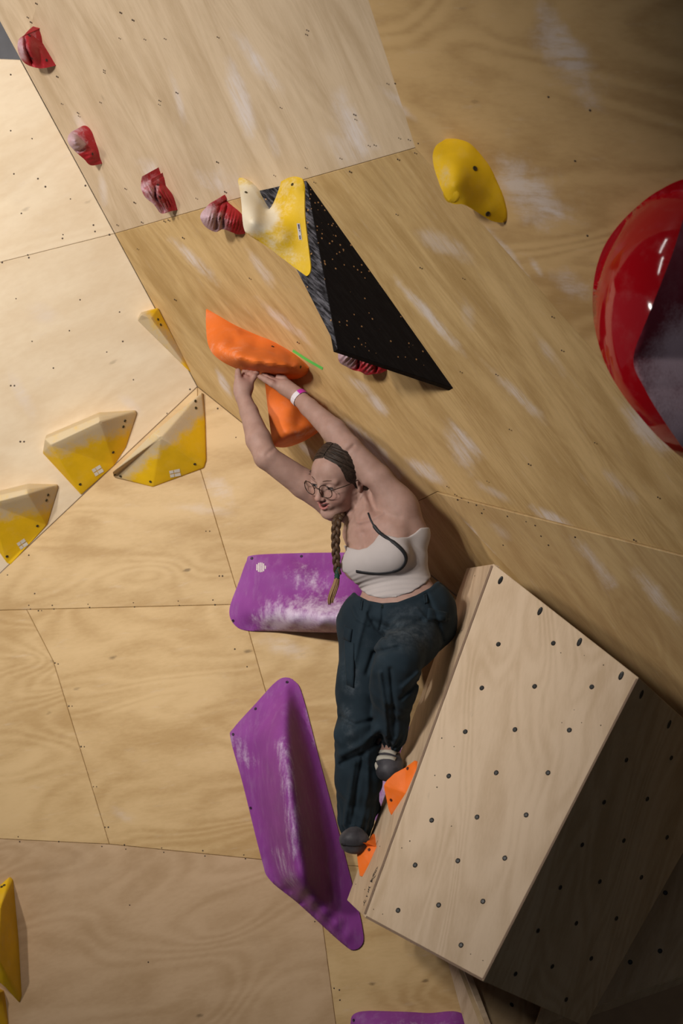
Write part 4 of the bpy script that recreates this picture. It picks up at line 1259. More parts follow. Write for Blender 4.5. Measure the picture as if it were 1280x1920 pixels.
def lerp_(a, b, t): return a + (b - a) * t
L_sh, L_el, L_wr = Bp(750, 946, -0.03), Bp(656, 841, -0.01), Bp(554, 739, 0.135)
R_sh, R_el, R_wr = Bp(628, 948, 0.10), Bp(499, 857, 0.03), Bp(456, 745, 0.145)
torso = [
    ell(Pv(0, 0, 0.0), (.148, .096, .11), RP, .02),
    ell(Tt(.0, .002, -.105), (.112, .080, .11), RT, .035),
    ell(Tt(0, 0, 0.0), (.120, .084, .135), RT, .035),
    ell(Tt(0, -.028, .078), (.112, .052, .070), RT, .03),
    ell(Tt(.062, .066, -.034), (.058, .046, .054), RT, .02),
    ell(Tt(-.062, .066, -.034), (.058, .046, .054), RT, .02),
    cone(Tt(.098, -.02, .06), Tt(.095, -.015, -.06), .040, .026, .025),
    cone(Tt(-.098, -.02, .06), Tt(-.095, -.015, -.06), .040, .026, .025),
    cone(Tt(.045, -.045, .090), L_sh + V3(CV(.012, -.01, 0)), .032, .040, .025),
    cone(Tt(-.03, -.035, .105), R_sh, .036, .042, .025),
    cone(Tt(.085, .03, .02), lerp_(L_sh, L_el, .10), .028, .030, .03),        # chest muscle up to the raised arm
    cone(Tt(.105, -.035, .0), lerp_(L_sh, L_el, .05) + V3(FWD) * .02, .040, .042, .03),   # side of the back up to the arm
    cone(Tt(.014, .030, .108), Tt(.085, .0, .125), .008, .009, .012),         # collar bones
    cone(Tt(-.014, .030, .108), Tt(-.085, .0, .125), .008, .009, .012),
]
neck = [cone(Tt(0, -.036, .115), Hd(0, -.038, -.060), .046, .043, .018),
        cone(Tt(.012, .020, .110), Hd(.058, -.030, -.045), .008, .011, .012), cone(Tt(-.012, .020, .110), Hd(-.058, -.030, -.045), .008, .011, .012)]
def lerp(a, b, t): return a + (b - a) * t
arms = []
for sh, el, wr, bow in ((L_sh, L_el, L_wr, CV(.5, .6, 0)), (R_sh, R_el, R_wr, CV(-.6, -.4, .2))):
    bw = V3(bow); bw /= np.linalg.norm(bw)
    arms += [cone(sh, lerp(sh, el, .45), .045, .046, .01), cone(lerp(sh, el, .45), el, .046, .0375, .01),
             cone(el, lerp(el, wr, .30) + bw * .003, .0375, .0395, .01), cone(lerp(el, wr, .30) + bw * .003, lerp(el, wr, .75), .0395, .0285, .01),
             cone(lerp(el, wr, .75), wr, .0285, .0245, .01)]
def finger(pts, r0, r1, k=.0035):
    n = len(pts) - 1
    return chain(pts, [r0 + (r1 - r0) * i / n for i in range(n + 1)], k)
hands_l, hands_r = [], []
# hand on the image left: thumb up in front, fingers bent over behind it
hands_r += [cone(R_wr, Bp(456, 727, .155), .026, .027, .02), ell(Bp(458, 722, .162), (.030, .018, .034), frame((.95, -.1, .2), (.05, 1, 0)), .015),
          cone(Bp(449, 733, .148), Bp(448, 716, .145), .019, .0155, .012)]
hands_r += finger([Bp(449, 720, .145), Bp(446.5, 706, .145), Bp(446, 696, .15)], .0135, .0095)
hands_r += finger([Bp(470, 716, .155), Bp(476, 706, .160), Bp(481, 699, .175), Bp(480, 695, .19)], .0105, .0078)
hands_r += finger([Bp(465, 713, .165), Bp(470, 703, .172), Bp(474, 696, .19), Bp(474, 693, .20)], .0105, .008)
hands_r += finger([Bp(459, 712, .172), Bp(463, 702, .180), Bp(466, 695, .20), Bp(466, 691, .21)], .010, .0075)
hands_r += finger([Bp(454, 714, .175), Bp(456, 705, .184), Bp(458, 698, .20), Bp(458, 694, .21)], .009, .007)
# hand on the image right: palm turned up under the lip, fingers reaching left
hands_l += [cone(L_wr, Bp(536, 727, .155), .026, .027, .02), ell(Bp(527, 722, .165), (.045, .026, .018), frame((.92, -.36, .1), (.3, .85, .4)), .015)]
hands_l += finger([Bp(522, 726, .150), Bp(510, 719, .148), Bp(498, 712, .152), Bp(488, 706.5, .158)], .0125, .0085)
hands_l += finger([Bp(518, 719, .165), Bp(507, 712, .172), Bp(499, 706, .18), Bp(494, 702, .19)], .010, .0078)
hands_l += finger([Bp(519, 716, .178), Bp(508, 709, .187), Bp(500, 703, .197), Bp(496, 699, .207)], .010, .0078)
hands_l += finger([Bp(522, 714, .190), Bp(511, 707, .20), Bp(504, 701, .21), Bp(501, 698, .215)], .009, .007)
hands_l += finger([Bp(536, 717, .16), Bp(532, 710, .165), Bp(522, 706, .17)], .0125, .009)
# head
def lid(cx, sgn):
    c = Hd(cx, .0735, -.004)
    def f(p):
        q = (p - c) @ RH
        d = np.linalg.norm(q, axis=1) - .0148
        slit = .0042 - np.abs(q[:, 2] + .0028 - 0.10 * sgn * q[:, 0])
        slit = np.minimum(slit, (.0125 - np.abs(q[:, 0])))
        return np.maximum(d, slit)
    return Prim(f, c, .016, .004)
head = [ell(Hd(0, -.014, .028), (.073, .090, .076), RH, .03), ell(Hd(0, .030, -.034), (.058, .056, .078), RH, .03),
        ell(Hd(0, .048, .032), (.052, .040, .042), RH, .03),
        cone(Hd(.050, -.005, -.060), Hd(.014, .068, -.100), .020, .016, .02), cone(Hd(-.050, -.005, -.060), Hd(-.014, .068, -.100), .020, .016, .02),
        ell(Hd(0, .075, -.103), (.019, .015, .015), RH, .015),
        ell(Hd(.036, .058, -.040), (.026, .024, .024), RH, .03), ell(Hd(-.036, .058, -.040), (.026, .024, .024), RH, .03),
        cone(Hd(.012, .083, .013), Hd(.046, .068, .013), .0075, .0075, .012), cone(Hd(-.012, .083, .013), Hd(-.046, .068, .013), .0075, .0075, .012),
        ell(Hd(.031, .092, -.003), (.016, .012, .011), RH, .010, 'sub'), ell(Hd(-.031, .092, -.003), (.016, .012, .011), RH, .010, 'sub'),
        lid(.031, 1), lid(-.031, -1),
        cone(Hd(0, .087, .006), Hd(0, .106, -.034), .0065, .0085, .010), ell(Hd(0, .108, -.037), (.0100, .0095, .0085), RH, .008),
        ell(Hd(.0105, .098, -.041), (.0068, .008, .006), RH, .006), ell(Hd(-.0105, .098, -.041), (.0068, .008, .006), RH, .006),
        ell(Hd(.006, .101, -.0465), (.0035, .005, .003), RH, .003, 'sub'), ell(Hd(-.006, .101, -.0465), (.0035, .005, .003), RH, .003, 'sub'),
        ell(Hd(0, .079, -.064), (.030, .015, .020), RH, .012)]
def arc(z0, drop, y0, w, n=7):
    return [(w * t, y0 - .020 * t * t, z0 + drop * t * t) for t in np.linspace(-1, 1, n)]
up_l, lo_l = arc(-.0570, .0065, .0965, .0300), arc(-.0770, .0260, .0940, .0290)
head += [ell(Hd(0, .093, -.0660), (.0210, .015, .0085), RH, .003, 'sub'), ell(Hd(.015, .087, -.0610), (.0120, .014, .0058), RH, .003, 'sub'), ell(Hd(-.015, .087, -.0610), (.0120, .014, .0058), RH, .003, 'sub')]
for L_, r_ in ((up_l, .0024), (lo_l, .0034)):
    for a, b in zip(L_[:-1], L_[1:]): head.append(cone(Hd(*a), Hd(*b), r_, r_, .004))
for s in (1, -1):
    head += [ell(Hd(.0725 * s, -.014, -.012), (.007, .017, .029), RH, .008), ell(Hd(.079 * s, -.010, -.010), (.005, .010, .018), RH, .004, 'sub'),
             cone(Hd(.073 * s, -.030, .004), Hd(.080 * s, -.026, .012), .004, .004, .004), ell(Hd(.075 * s, -.004, -.037), (.005, .007, .009), RH, .005)]
# legs (inside the trousers) and feet
R_hip, R_kn, R_an = Bp(690, 1172, -.02), Bp(668, 1372, -.10), Bp(667, 1556, -.05)
L_hip, L_kn, L_an = Bp(796, 1168, -.02), Bp(745, 1238, -.25), Bp(726, 1398, -.08)
L_kn2 = Bp(745, 1240, -.20)
legs = [cone(R_hip, R_kn, .070, .042, .03), cone(R_kn, R_an, .042, .033, .02), cone(L_hip, L_kn2, .070, .042, .03), cone(L_kn2, L_an, .042, .033, .02),
        cone(L_an, Bp(727, 1420, -.07), .033, .034, .02), cone(Bp(727, 1418, -.07), Bp(730, 1444, -.14), .030, .024, .02),
        cone(R_an, Bp(667, 1566, -.04), .033, .033, .02), cone(Bp(667, 1564, -.05), Bp(665, 1573, -.145), .028, .022, .02)]
BODY_LINES = [([(688, 918), (694, 936), (702, 955)], 8, -.011), ([(702, 955), (722, 966), (745, 972)], 9, -.005), ([(674, 980), (694, 974), (716, 962)], 4, .004), ([(664, 945), (668, 978)], 4, .0035),
              ([(684, 950), (674, 978)], 3.5, .003), ([(646, 852), (662, 836)], 4, -.004), ([(512, 842), (500, 852)], 4, -.003), ([(683, 1000), (684, 1030)], 7, -.006), ([(655, 990), (650, 1012)], 10, .004)]
def body_post(d, p):
    q = pxy(p); m = (q[:, 1] > 825) & (q[:, 1] < 1050)
    if not m.any(): return d
    w = np.zeros(m.sum()); qm = q[m]
    front = np.clip((D0 + .02 - (p[m] - V3(CAM)) @ V3(FWD)) / .03 + .5, 0, 1)
    for line, wd, amp in BODY_LINES: w += amp * np.exp(-(seg_dist(qm, line) / wd) ** 2)
    d = d.copy(); d[m] -= w * front
    return d
body_field = Field(None, body_post, [(torso + neck, 0), (arms[:5], .028), (arms[5:], .03), (legs, .03), (head, .012), (hands_l, .004), (hands_r, .003)])

def head_local(V): return (V - HC) @ RH
def near_arc(q, L_, r):
    d = np.full(len(q), 1e9)
    for a, b in zip(L_[:-1], L_[1:]):
        a, b = V3(a), V3(b); ab = b - a
        t = np.clip(((q - a) @ ab) / (ab @ ab), 0, 1)
        d = np.minimum(d, np.linalg.norm(q - (a + t[:, None] * ab), axis=1))
    return d
def a_lip(V):
    q = head_local(V)
    d = np.minimum(near_arc(q, up_l, 0) - .0024, near_arc(q, lo_l, 0) - .0034)
    return np.clip(1 - d / .0022, 0, 1) * (q[:, 1] > .05)
def a_mouth(V):
    q = head_local(V)
    e = np.linalg.norm((q - V3((0, .086, -.0650))) / V3((.027, .013, .0105)), axis=1)
    return np.clip((1.05 - e) / .25, 0, 1) * (1 - a_lip(V))
def a_blush(V):
    q = head_local(V)
    b = 0
    for s in (1, -1): b = b + np.exp(-(np.linalg.norm(q - V3((.042 * s, .070, -.042)), axis=1) / .022) ** 2) * .7
    b = b + np.exp(-(np.linalg.norm(q - V3((0, .112, -.038)), axis=1) / .013) ** 2) * .7
    hn = np.minimum(np.linalg.norm(V - Bp(460, 712, .16), axis=1), np.linalg.norm(V - Bp(510, 716, .17), axis=1))
    b = b + np.clip(1 - hn / .045, 0, 1) * .55
    hol = np.maximum(0, 1 - np.linalg.norm(V - Bp(685, 990, -.09), axis=1) / .09) * .3
    return np.clip(b + hol, 0, 1)
body = sdf_obj('body', body_field, 0.0026, m_skin, person, it=2, attrs={'lip': a_lip, 'mouth': a_mouth, 'blush': a_blush})

# crop top
TOP_POLY = [(600, 1030), (634, 1020), (644, 1021), (655, 1027), (672, 1031), (688, 1027), (700, 1017), (709, 1004), (714, 999), (724, 1003), (745, 1008), (765, 1007), (778, 999), (788, 990), (850, 985),
            (870, 1060), (814, 1075), (797, 1094), (772, 1110), (742, 1120), (715, 1122), (690, 1116), (672, 1103), (660, 1087), (648, 1074), (600, 1066)]
def top_post(d, p):
    q = pxy(p)
    t = np.clip((q[:, 1] - 1075 + 0.12 * np.abs(q[:, 0] - 735)) / 40.0, 0, 1)
    arcd = q[:, 1] + 0.0022 * (q[:, 0] - 725) ** 2 * -1 + 0.18 * (q[:, 0] - 725)
    w = np.sin(arcd / 9.5 * 6.283 + 0.5 * np.sin(q[:, 0] / 31.0)) * .0019 * t
    w = w + np.sin((q[:, 0] * .35 + q[:, 1]) / 15.0) * .0006
    return smax(d - .0055 - w, poly_sd(q, TOP_POLY) / 602.0, .004)
top_field = Field([ell(Tt(0, .076, -.034), (.075, .040, .048), RT, .04)] + torso, top_post)
top = sdf_obj('crop_top', top_field, 0.003, m_top, person, it=2)

# trousers
PANT_POLY = [(560, 1080), (648, 1092), (657, 1101), (670, 1116), (690, 1126), (715, 1131), (745, 1129), (780, 1116), (806, 1102), (822, 1087), (900, 1070), (920, 1700), (560, 1700)]
pants_prims = [
    ell(Pv(-.002, 0, .01), (.168, .112, .10), RP, .03), ell(Pv(.055, -.01, -.03), (.115, .12, .10), RP, .04), ell(Pv(-.085, 0, -.03), (.090, .105, .10), RP, .04),
    cone(R_hip, lerp(R_hip, R_kn, .55), .092, .072, .05), cone(lerp(R_hip, R_kn, .55), R_kn, .072, .060, .03),
    cone(R_kn, Bp(673, 1462, -.08), .061, .066, .03), cone(Bp(673, 1462, -.08), Bp(668, 1540, -.055), .066, .057, .03), cone(Bp(668, 1540, -.055), Bp(667, 1556, -.05), .055, .044, .01),
    cone(Bp(682, 1495, -.06), Bp(700, 1514, -.04), .045, .024, .02), ell(Bp(641, 1412, -.09), (.018, .03, .035), None, .03),
]
pants_front = [
    cone(L_hip, lerp(L_hip, L_kn, .5), .098, .078, .045), cone(lerp(L_hip, L_kn, .5), Bp(746, 1232, -.23), .078, .070, .03),
    cone(Bp(743, 1240, -.23), Bp(740, 1290, -.195), .070, .067, .03), cone(Bp(740, 1290, -.195), Bp(733, 1355, -.125), .067, .058, .03), cone(Bp(734, 1355, -.125), Bp(731, 1386, -.09), .058, .040, .015),
    cone(Bp(714, 1258, -.225), Bp(719, 1300, -.195), .034, .030, .015), ell(Bp(707, 1252, -.235), (.016, .026, .026), None, .015),
]
folds = RNG.normal(size=(7, 3)); folds /= np.linalg.norm(folds, axis=1)[:, None]
def fold_noise(p):
    w = 0
    for i, d in enumerate(folds):
        ph = p @ d * (38 + 13 * i) + 1.7 * np.sin(p @ folds[(i + 3) % 7] * (21 + 6 * i)) + i
        w = w + np.sin(ph) / (1.6 + 0.5 * i)
    return w
def fold_lines(q, dd=None):
    """named creases of the trousers, in the pixels where they run"""
    w = np.zeros(len(q))
    for line, wd, amp in FOLDS:
        w += 1.7 * amp * np.exp(-(seg_dist(q, line) / wd) ** 2)
    return w
FOLDS = [([(690, 1135), (672, 1200), (660, 1260)], 5, .004), ([(745, 1215), (700, 1225), (688, 1262)], 5, -.006), ([(700, 1165), (735, 1180), (790, 1165)], 6, -.005),
         ([(640, 1415), (680, 1395), (705, 1370)], 7, .007), ([(640, 1432), (685, 1412), (712, 1385)], 5, -.006), ([(664, 1430), (655, 1490), (645, 1545)], 5, .005), ([(680, 1420), (668, 1490), (660, 1545)], 4, -.005),
         ([(690, 1410), (690, 1480), (680, 1545)], 5, .004), ([(712, 1262), (722, 1330), (725, 1380)], 4, .005), ([(732, 1255), (738, 1320), (740, 1380)], 4, -.005), ([(755, 1290), (785, 1262)], 5, .005), ([(752, 1310), (782, 1280)], 4, -.004),
         ([(800, 1115), (815, 1150), (830, 1200)], 4, -.004), ([(640, 1345), (665, 1360), (700, 1350)], 5, -.005), ([(718, 1131), (717, 1160), (712, 1180)], 2.5, -.003), ([(690, 1150), (705, 1178), (725, 1195)], 4, -.004),
         ([(660, 1138), (668, 1160), (690, 1172)], 3, .003), ([(780, 1140), (800, 1162), (840, 1158)], 3, .003)]
def pants_post(d, p):
    q = pxy(p)
    w = fold_noise(p) * .0026
    low = np.clip((q[:, 1] - 1260) / 60, 0, 1)
    w = w * (0.7 + 0.9 * low) + fold_lines(q)
    for (cx, cy, cd, y0) in ((668, 1545, -.055, 1500), (731, 1380, -.09, 1345)):
        c = Bp(cx, cy, cd); v = p - c
        ang = np.arctan2(v @ V3(FWD), v @ V3(RIGHT))
        m = np.clip((q[:, 1] - y0) / 40, 0, 1) * (np.abs(q[:, 0] - cx) < 60) * (np.linalg.norm(v, axis=1) < .12)
        w = w + m * np.sin(ang * 17) * .0028
    band = np.exp(-((poly_sd(q, PANT_POLY) + 10) / 4.0) ** 2)
    return smax(d - w + .0015 * band, poly_sd(q, PANT_POLY) / 602.0, .006)
pants_field = Field(None, pants_post, [(pants_prims, 0), (pants_front, .012)])
def a_dust(V):
    q = pxy(V)
    d = np.maximum.reduce([near([(745, 1185), (790, 1195)], 2, 42, .55)(q), near([(655, 1250), (660, 1290)], 2, 22, .5)(q), near([(650, 1330), (655, 1375)], 2, 16, .4)(q), near([(740, 1150), (780, 1145)], 2, 20, .3)(q), near([(655, 1400), (660, 1405)], 2, 14, .35)(q)])
    return d
pants = sdf_obj('cargo_trousers', pants_field, 0.0034, m_pants, person, it=1, attrs={'dust': a_dust})
# waistband button, pocket flaps and drawcord
def on_pants(px, py, off=0.001):
    p, n = pants_field.hit(px, py); return p + n * off, n
p_, n_ = on_pants(717, 1137, .001)
bm = bmesh.new(); bmesh.ops.create_cone(bm, cap_ends=True, segments=16, radius1=.006, radius2=.005, depth=.003)
attach(bm_obj('trouser_button', bm, plain('dark_metal_button', (.03, .05, .05), .35, metal=.5), smooth=False), person, Matrix.Translation(p_) @ Vector(n_).to_track_quat('Z', 'Y').to_matrix().to_4x4())
def flap(name, quad, thick, mat):
    """stitched patch of cloth lying on the trousers between four pixels"""
    nu, nv = 9, 7; vs = []
    q = [np.array(c, float) for c in quad]
    for lay in (thick, -.004):
        for j in range(nv):
            for i in range(nu):
                u, v = i/(nu-1), j/(nv-1)
                c = (q[0]*(1-u) + q[1]*u)*(1-v) + (q[3]*(1-u) + q[2]*u)*v
                p, n = pants_field.hit(*c)
                if p is None: p, n = last
                last = (p, n)
                edge = min(u, 1-u, v, 1-v)
                vs.append(p + n * (lay * (0.55 if edge < .01 and lay > 0 else 1) + (.0012*math.sin(7*u+3*v) if lay > 0 else 0)))
    fs = []; o_ = nu*nv
    for j in range(nv-1):
        for i in range(nu-1):
            a = j*nu+i; fs.append((a, a+1, a+nu+1, a+nu)); fs.append((o_+a, o_+a+nu, o_+a+nu+1, o_+a+1))
    rim = [i for i in range(nu)] + [j*nu+nu-1 for j in range(1, nv)] + [(nv-1)*nu+i for i in range(nu-2, -1, -1)] + [j*nu for j in range(nv-2, 0, -1)]
    for a, b in zip(rim, rim[1:] + rim[:1]): fs.append((b, a, o_+a, o_+b))
    org = V3(PMAT[person.name].translation)
    o = mesh_obj(name, [tuple(v - org) for v in vs], fs, mat, person, smooth=True)
    o.parent = pants
    return o
flap('pocket_flap', [(647, 1172), (661, 1180), (658, 1204), (645, 1198)], .008, m_pants)
flap('cargo_pocket', [(646, 1200), (664, 1206), (664, 1290), (650, 1284)], .006, m_pants)
flap('pocket_flap', [(802, 1140), (838, 1148), (836, 1166), (800, 1160)], .005, m_pants)
flap('belt_loop', [(676, 1124), (681, 1126), (679, 1145), (674, 1143)], .004, m_pants)
flap('belt_loop', [(793, 1116), (798, 1113), (801, 1130), (796, 1133)], .004, m_pants)

# black piping of the top
def on_top(px, py, off=0.0015):
    p, n = top_field.hit(px, py); pb, nb_ = body_field.hit(px, py)
    if p is None or (pb is not None and (pb - V3(CAM)) @ V3(FWD) < (p - V3(CAM)) @ V3(FWD) - .001): p, n = pb, nb_
    return p + n * off, n
line = spline([(690, 962, 0), (696, 977, 0), (706, 993, 0), (718, 1004, 0), (736, 1016, 0), (752, 1030, 0), (760, 1043, 0), (759, 1055, 0), (750, 1066, 0), (735, 1072, 0), (712, 1075, 0), (690, 1074, 0), (668, 1071, 0)], 5)
pp = [on_top(a[0], a[1]) for a in line]
wd = [(.0028 if a[1] < 985 else .0058 if a[1] < 1010 else .0064 if a[0] > 735 else .0048) for a in line]
tube('strap_piping', [p for p, n in pp], wd, m_piping, person, 8, squash=([n for p, n in pp], .5)).parent = top

# shoes
m_rubber = cloth_mat('grey_black_rubber', (0.035, 0.033, 0.038), (0.085, 0.08, 0.09), dust=.5, dustcol=(.20, .19, .21), rough=.5, bump=.05, big=20)
m_suede = cloth_mat('beige_shoe_upper', (0.40, 0.37, 0.31), (0.50, 0.46, 0.40), bump=.2)
def shoe(label, toe_f, prims, straps, h=.0028):
    root_p = [q for q in prims]
    f = Field(root_p)
    o = sdf_obj('climbing_shoe', f, h, m_rubber, person, it=2)
    o['label'] = label
    for nm, pts, r, mt in straps:
        sp = []
        for (x, y) in pts:
            p, n = f.hit(x, y)
            if p is not None: sp.append((p + n * .001, n))
        if len(sp) > 2:
            tube(nm, [a for a, b in sp], r, mt, person, 8, squash=([b for a, b in sp], .35)).parent = o
    return f
shoe('dark rubber climbing shoe on the larger foot chip, beige straps', None,
     [cone(Bp(728, 1405, -.05), Bp(726, 1424, -.08), .034, .038, .02), cone(Bp(724, 1424, -.085), Bp(727, 1441, -.142), .038, .034, .02), ell(Bp(731, 1445, -.145), (.038, .030, .026), frame((.95, .3, .1), (-.3, .8, .4)), .02), cone(Bp(742, 1432, -.12), Bp(748, 1438, -.115), .022, .016, .02)],
     [('shoe_strap', [(704, 1412), (712, 1408), (722, 1407), (732, 1409), (742, 1414)], .0115, m_suede), ('shoe_strap', [(703, 1424), (712, 1421), (722, 1420), (733, 1421), (741, 1424)], .0105, m_suede),
      ('shoe_edge', [(702, 1408), (701, 1418), (703, 1430), (707, 1440)], .008, m_suede), ('shoe_tongue', [(712, 1399), (720, 1398), (729, 1401)], .008, m_suede)])
shoe('dark rubber climbing shoe on the smaller foot chip', None,
     [cone(Bp(668, 1556, -.02), Bp(667, 1566, -.05), .034, .036, .02), cone(Bp(666, 1566, -.06), Bp(664, 1573, -.145), .036, .034, .02), ell(Bp(664, 1575, -.155), (.046, .030, .030), frame((1, -.08, 0), (.08, 1, .2)), .02), ell(Bp(665, 1586, -.13), (.040, .04, .018), frame((1, -.05, 0), (.05, 1, .2)), .02)],
     [('shoe_rand', [(642, 1582), (652, 1585), (664, 1586), (676, 1585), (687, 1581)], .003, m_piping), ('shoe_tab', [(640, 1583), (644, 1584), (648, 1584)], .004, m_piping)])

# hair: smooth cap with a parting, pulled back into a braid
def hair_post(d, p):
    q = (p - HC) @ RH
    cut = q[:, 1] * .75 - q[:, 2] * .66 - (.0285 + .10 * np.abs(q[:, 0]) - .9 * np.maximum(0, .012 - np.abs(q[:, 0])) * 0)
    part = .0022 * np.exp(-((q[:, 0]) / .003) ** 2) * (q[:, 2] > .03)
    strands = .0003 * np.sin(q[:, 0] * 900 + 40 * q[:, 2])
    d = smax(d + part + strands, cut, .006)
    ear = np.linalg.norm((np.abs(q) - V3((.078, .012, .012))) / V3((.02, .018, .032)), axis=1)
    return d
hair_prims = [ell(Hd(0, -.016, .030), (.080, .097, .082), RH, .03), ell(Hd(0, -.060, -.030), (.062, .048, .055), RH, .03), cone(Hd(-.02, -.075, -.05), Hd(-.045, -.055, -.10), .034, .024, .02),
              ell(Hd(.056, -.045, -.03), (.028, .036, .045), RH, .02), ell(Hd(.050, -.068, -.055), (.026, .030, .032), RH, .02), ell(Hd(-.055, -.045, -.03), (.026, .035, .045), RH, .02)]
sdf_obj('hair', Field(hair_prims, hair_post), 0.0026, m_hair, person, it=1)
# combed strands lying over the cap, from the parting back to the ears
hs_v, hs_f = [], []
E0, ER = V3((0, -.016, .030)), V3((.0805, .0975, .0825))
_org = V3(PMAT[person.name].translation)
for sd in (1, -1):
    for i in range(54):
        ph = math.radians(40 + 85 * i / 53.0 + random.uniform(-1.5, 1.5))
        u0 = V3((.02 * sd, math.cos(ph), math.sin(ph)))
        u1 = V3((.90 * sd, -.22 - .25 * i / 53.0 + random.uniform(-.05, .05), -.36 + random.uniform(-.08, .05)))
        u0 /= np.linalg.norm(u0); u1 /= np.linalg.norm(u1)
        om = math.acos(float(np.clip(u0 @ u1, -1, 1))); pts = []
        for k in range(11):
            t = k / 10.0
            u = (math.sin((1 - t) * om) * u0 + math.sin(t * om) * u1) / math.sin(om)
            pts.append(Hd(*(E0 + ER * u * (1.0 + .006 * math.sin(3.1 * t) + random.uniform(-.002, .002)))))
        rr0 = random.uniform(.0011, .0022); b0 = len(hs_v)
        for k, p in enumerate(pts):
            d = pts[min(k + 1, 10)] - pts[max(k - 1, 0)]; d /= np.linalg.norm(d)
            nn = p - HC; nn = nn - d * (nn @ d); nn /= np.linalg.norm(nn); ss = np.cross(d, nn)
            r_ = rr0 * (.55 + .9 * math.sin(math.pi * min(.95, k / 10.0 + .08)))
            for q in range(5):
                an = 2 * math.pi * q / 5
                hs_v.append(tuple(p + (ss * math.cos(an) * 1.6 + nn * math.sin(an) * .8) * r_ - _org))
            if k:
                for q in range(5): hs_f.append((b0 + (k-1)*5 + q, b0 + (k-1)*5 + (q+1) % 5, b0 + k*5 + (q+1) % 5, b0 + k*5 + q))
tag(mesh_obj('hair_strands', hs_v, hs_f, m_hair, person, smooth=True), kind='stuff')
b_ctr = spline([Bp(648, 950, .10), Bp(640, 962, .04), Bp(632, 975, -.015), Bp(629.5, 995, -.03), Bp(629, 1020, -.035), Bp(630, 1045, -.035), Bp(632, 1068, -.03), Bp(633, 1076, -.03)], 16)
nB = len(b_ctr)
def arc_len(c):
    s = [0.0]
    for a, b in zip(c[:-1], c[1:]): s.append(s[-1] + np.linalg.norm(b - a))
    return s
sB = arc_len(b_ctr)
for k in range(3):
    pts, rr = [], []
    for i, c in enumerate(b_ctr):
        t = sB[i] / .038 * 2 * math.pi / 2 + k * 2 * math.pi / 3
        tp = 1 - .35 * i / nB
        pts.append(c + V3(RIGHT) * (.0095 * tp * math.sin(t)) - V3(FWD) * (.0060 * tp * math.sin(2 * t)) )
        rr.append(.0088 * tp)
    tube('braid_strand', pts, rr, m_braid, person, 10)
# hair tie and loose end
tie = spline([Bp(633, 1064, -.03), Bp(633, 1070, -.031), Bp(632, 1077, -.03), Bp(631.5, 1086, -.03)], 4)
tube('hair_tie', tie, [.0075 + .0018 * (i % 2) for i in range(len(tie))], plain('dark_green_band', (0.012, 0.05, 0.035), .8), person, 12)
end = spline([Bp(631.5, 1084, -.03), Bp(629, 1095, -.032), Bp(624, 1108, -.034), Bp(620, 1120, -.034), Bp(619, 1130, -.034)], 5)
nE = len(end)
for k in range(9):
    a = k * 2.4; rr_ = .0015 + .0045 * math.sqrt(k / 9.0)
    pts = [c + V3(RIGHT) * (rr_ * math.cos(a) * (0.7 + 1.0 * math.sin(math.pi * min(1, i / nE * .8)))) - V3(FWD) * (rr_ * math.sin(a)) + V3(UP) * (-.010 * ((k * 7) % 5) / 5 * i / nE) for i, c in enumerate(end)]
    tube('hair_end', pts, [.0042 * (1 - .9 * (i / (nE - 1)) ** 2) + .0004 for i in range(nE)], m_blond, person, 6)
# a few loose hairs at the temple
for k, (a, b, c) in enumerate([((-.060, .050, .035), (-.076, .064, .005), (-.080, .066, -.012)), ((-.064, .044, .03), (-.086, .052, .012), (-.098, .05, .004))]):
    tube('loose_hair', spline([Hd(*a), Hd(*b), Hd(*c)], 5), .0006, m_hair, person, 5)

# eyes, brows, teeth
def eye_mat():
    t = NT('eye')
    co = t.n('ShaderNodeTexCoord').outputs['Object']
    sp = t.n('ShaderNodeSeparateXYZ'); t.l(co, sp.inputs[0])
    rr = t.math('SQRT', t.math('ADD', t.math('POWER', sp.outputs[0], 2.0), t.math('POWER', t.math('ADD', sp.outputs[2], 0.003), 2.0)))
    c = t.mix(t.math('LESS_THAN', rr, .0058), (0.42, 0.38, 0.37), (0.04, 0.05, 0.055))
    c = t.mix(t.math('LESS_THAN', rr, .0026), c, (0.004, 0.004, 0.004))
    t.l(c, t.b.inputs['Base Color']); t.b.inputs['Roughness'].default_value = .12
    return t.m
m_eye = eye_mat()
m_brow = plain('brown_brow', (0.13, 0.07, 0.05), .8)
HM = Matrix(RH.tolist()).to_4x4()
for s in (1, -1):
    bm = bmesh.new(); bmesh.ops.create_uvsphere(bm, u_segments=24, v_segments=16, radius=.0130)
    attach(bm_obj('eye', bm, m_eye, smooth=True), person, Matrix.Translation(Vector(Hd(.031 * s, .0735, -.004))) @ HM)
    tube('eyebrow', spline([Hd(.012 * s, .0915, .0165), Hd(.027 * s, .0885, .0215), Hd(.042 * s, .0785, .0205), Hd(.051 * s, .066, .015)], 5), [.0012, .0016, .0019, .002, .002, .002, .002, .0019, .0018, .0017, .0016, .0014, .0012, .001, .0009, .0007], m_brow, person, 6)
    tube('eyelashes', spline([Hd(.0195 * s, .0815, -.0035), Hd(.026 * s, .0880, .0000), Hd(.034 * s, .0883, .0003), Hd(.0435 * s, .0815, -.0032)], 5), .0011, m_piping, person, 5)
tube('teeth', spline([Hd(x, y - .0060, z - .0055) for x, y, z in arc(-.0570, .0055, .0965, .024)], 3), .0036, plain('teeth', (.72, .68, .62), .3), person, 8, squash=(RH[:, 1], .6))
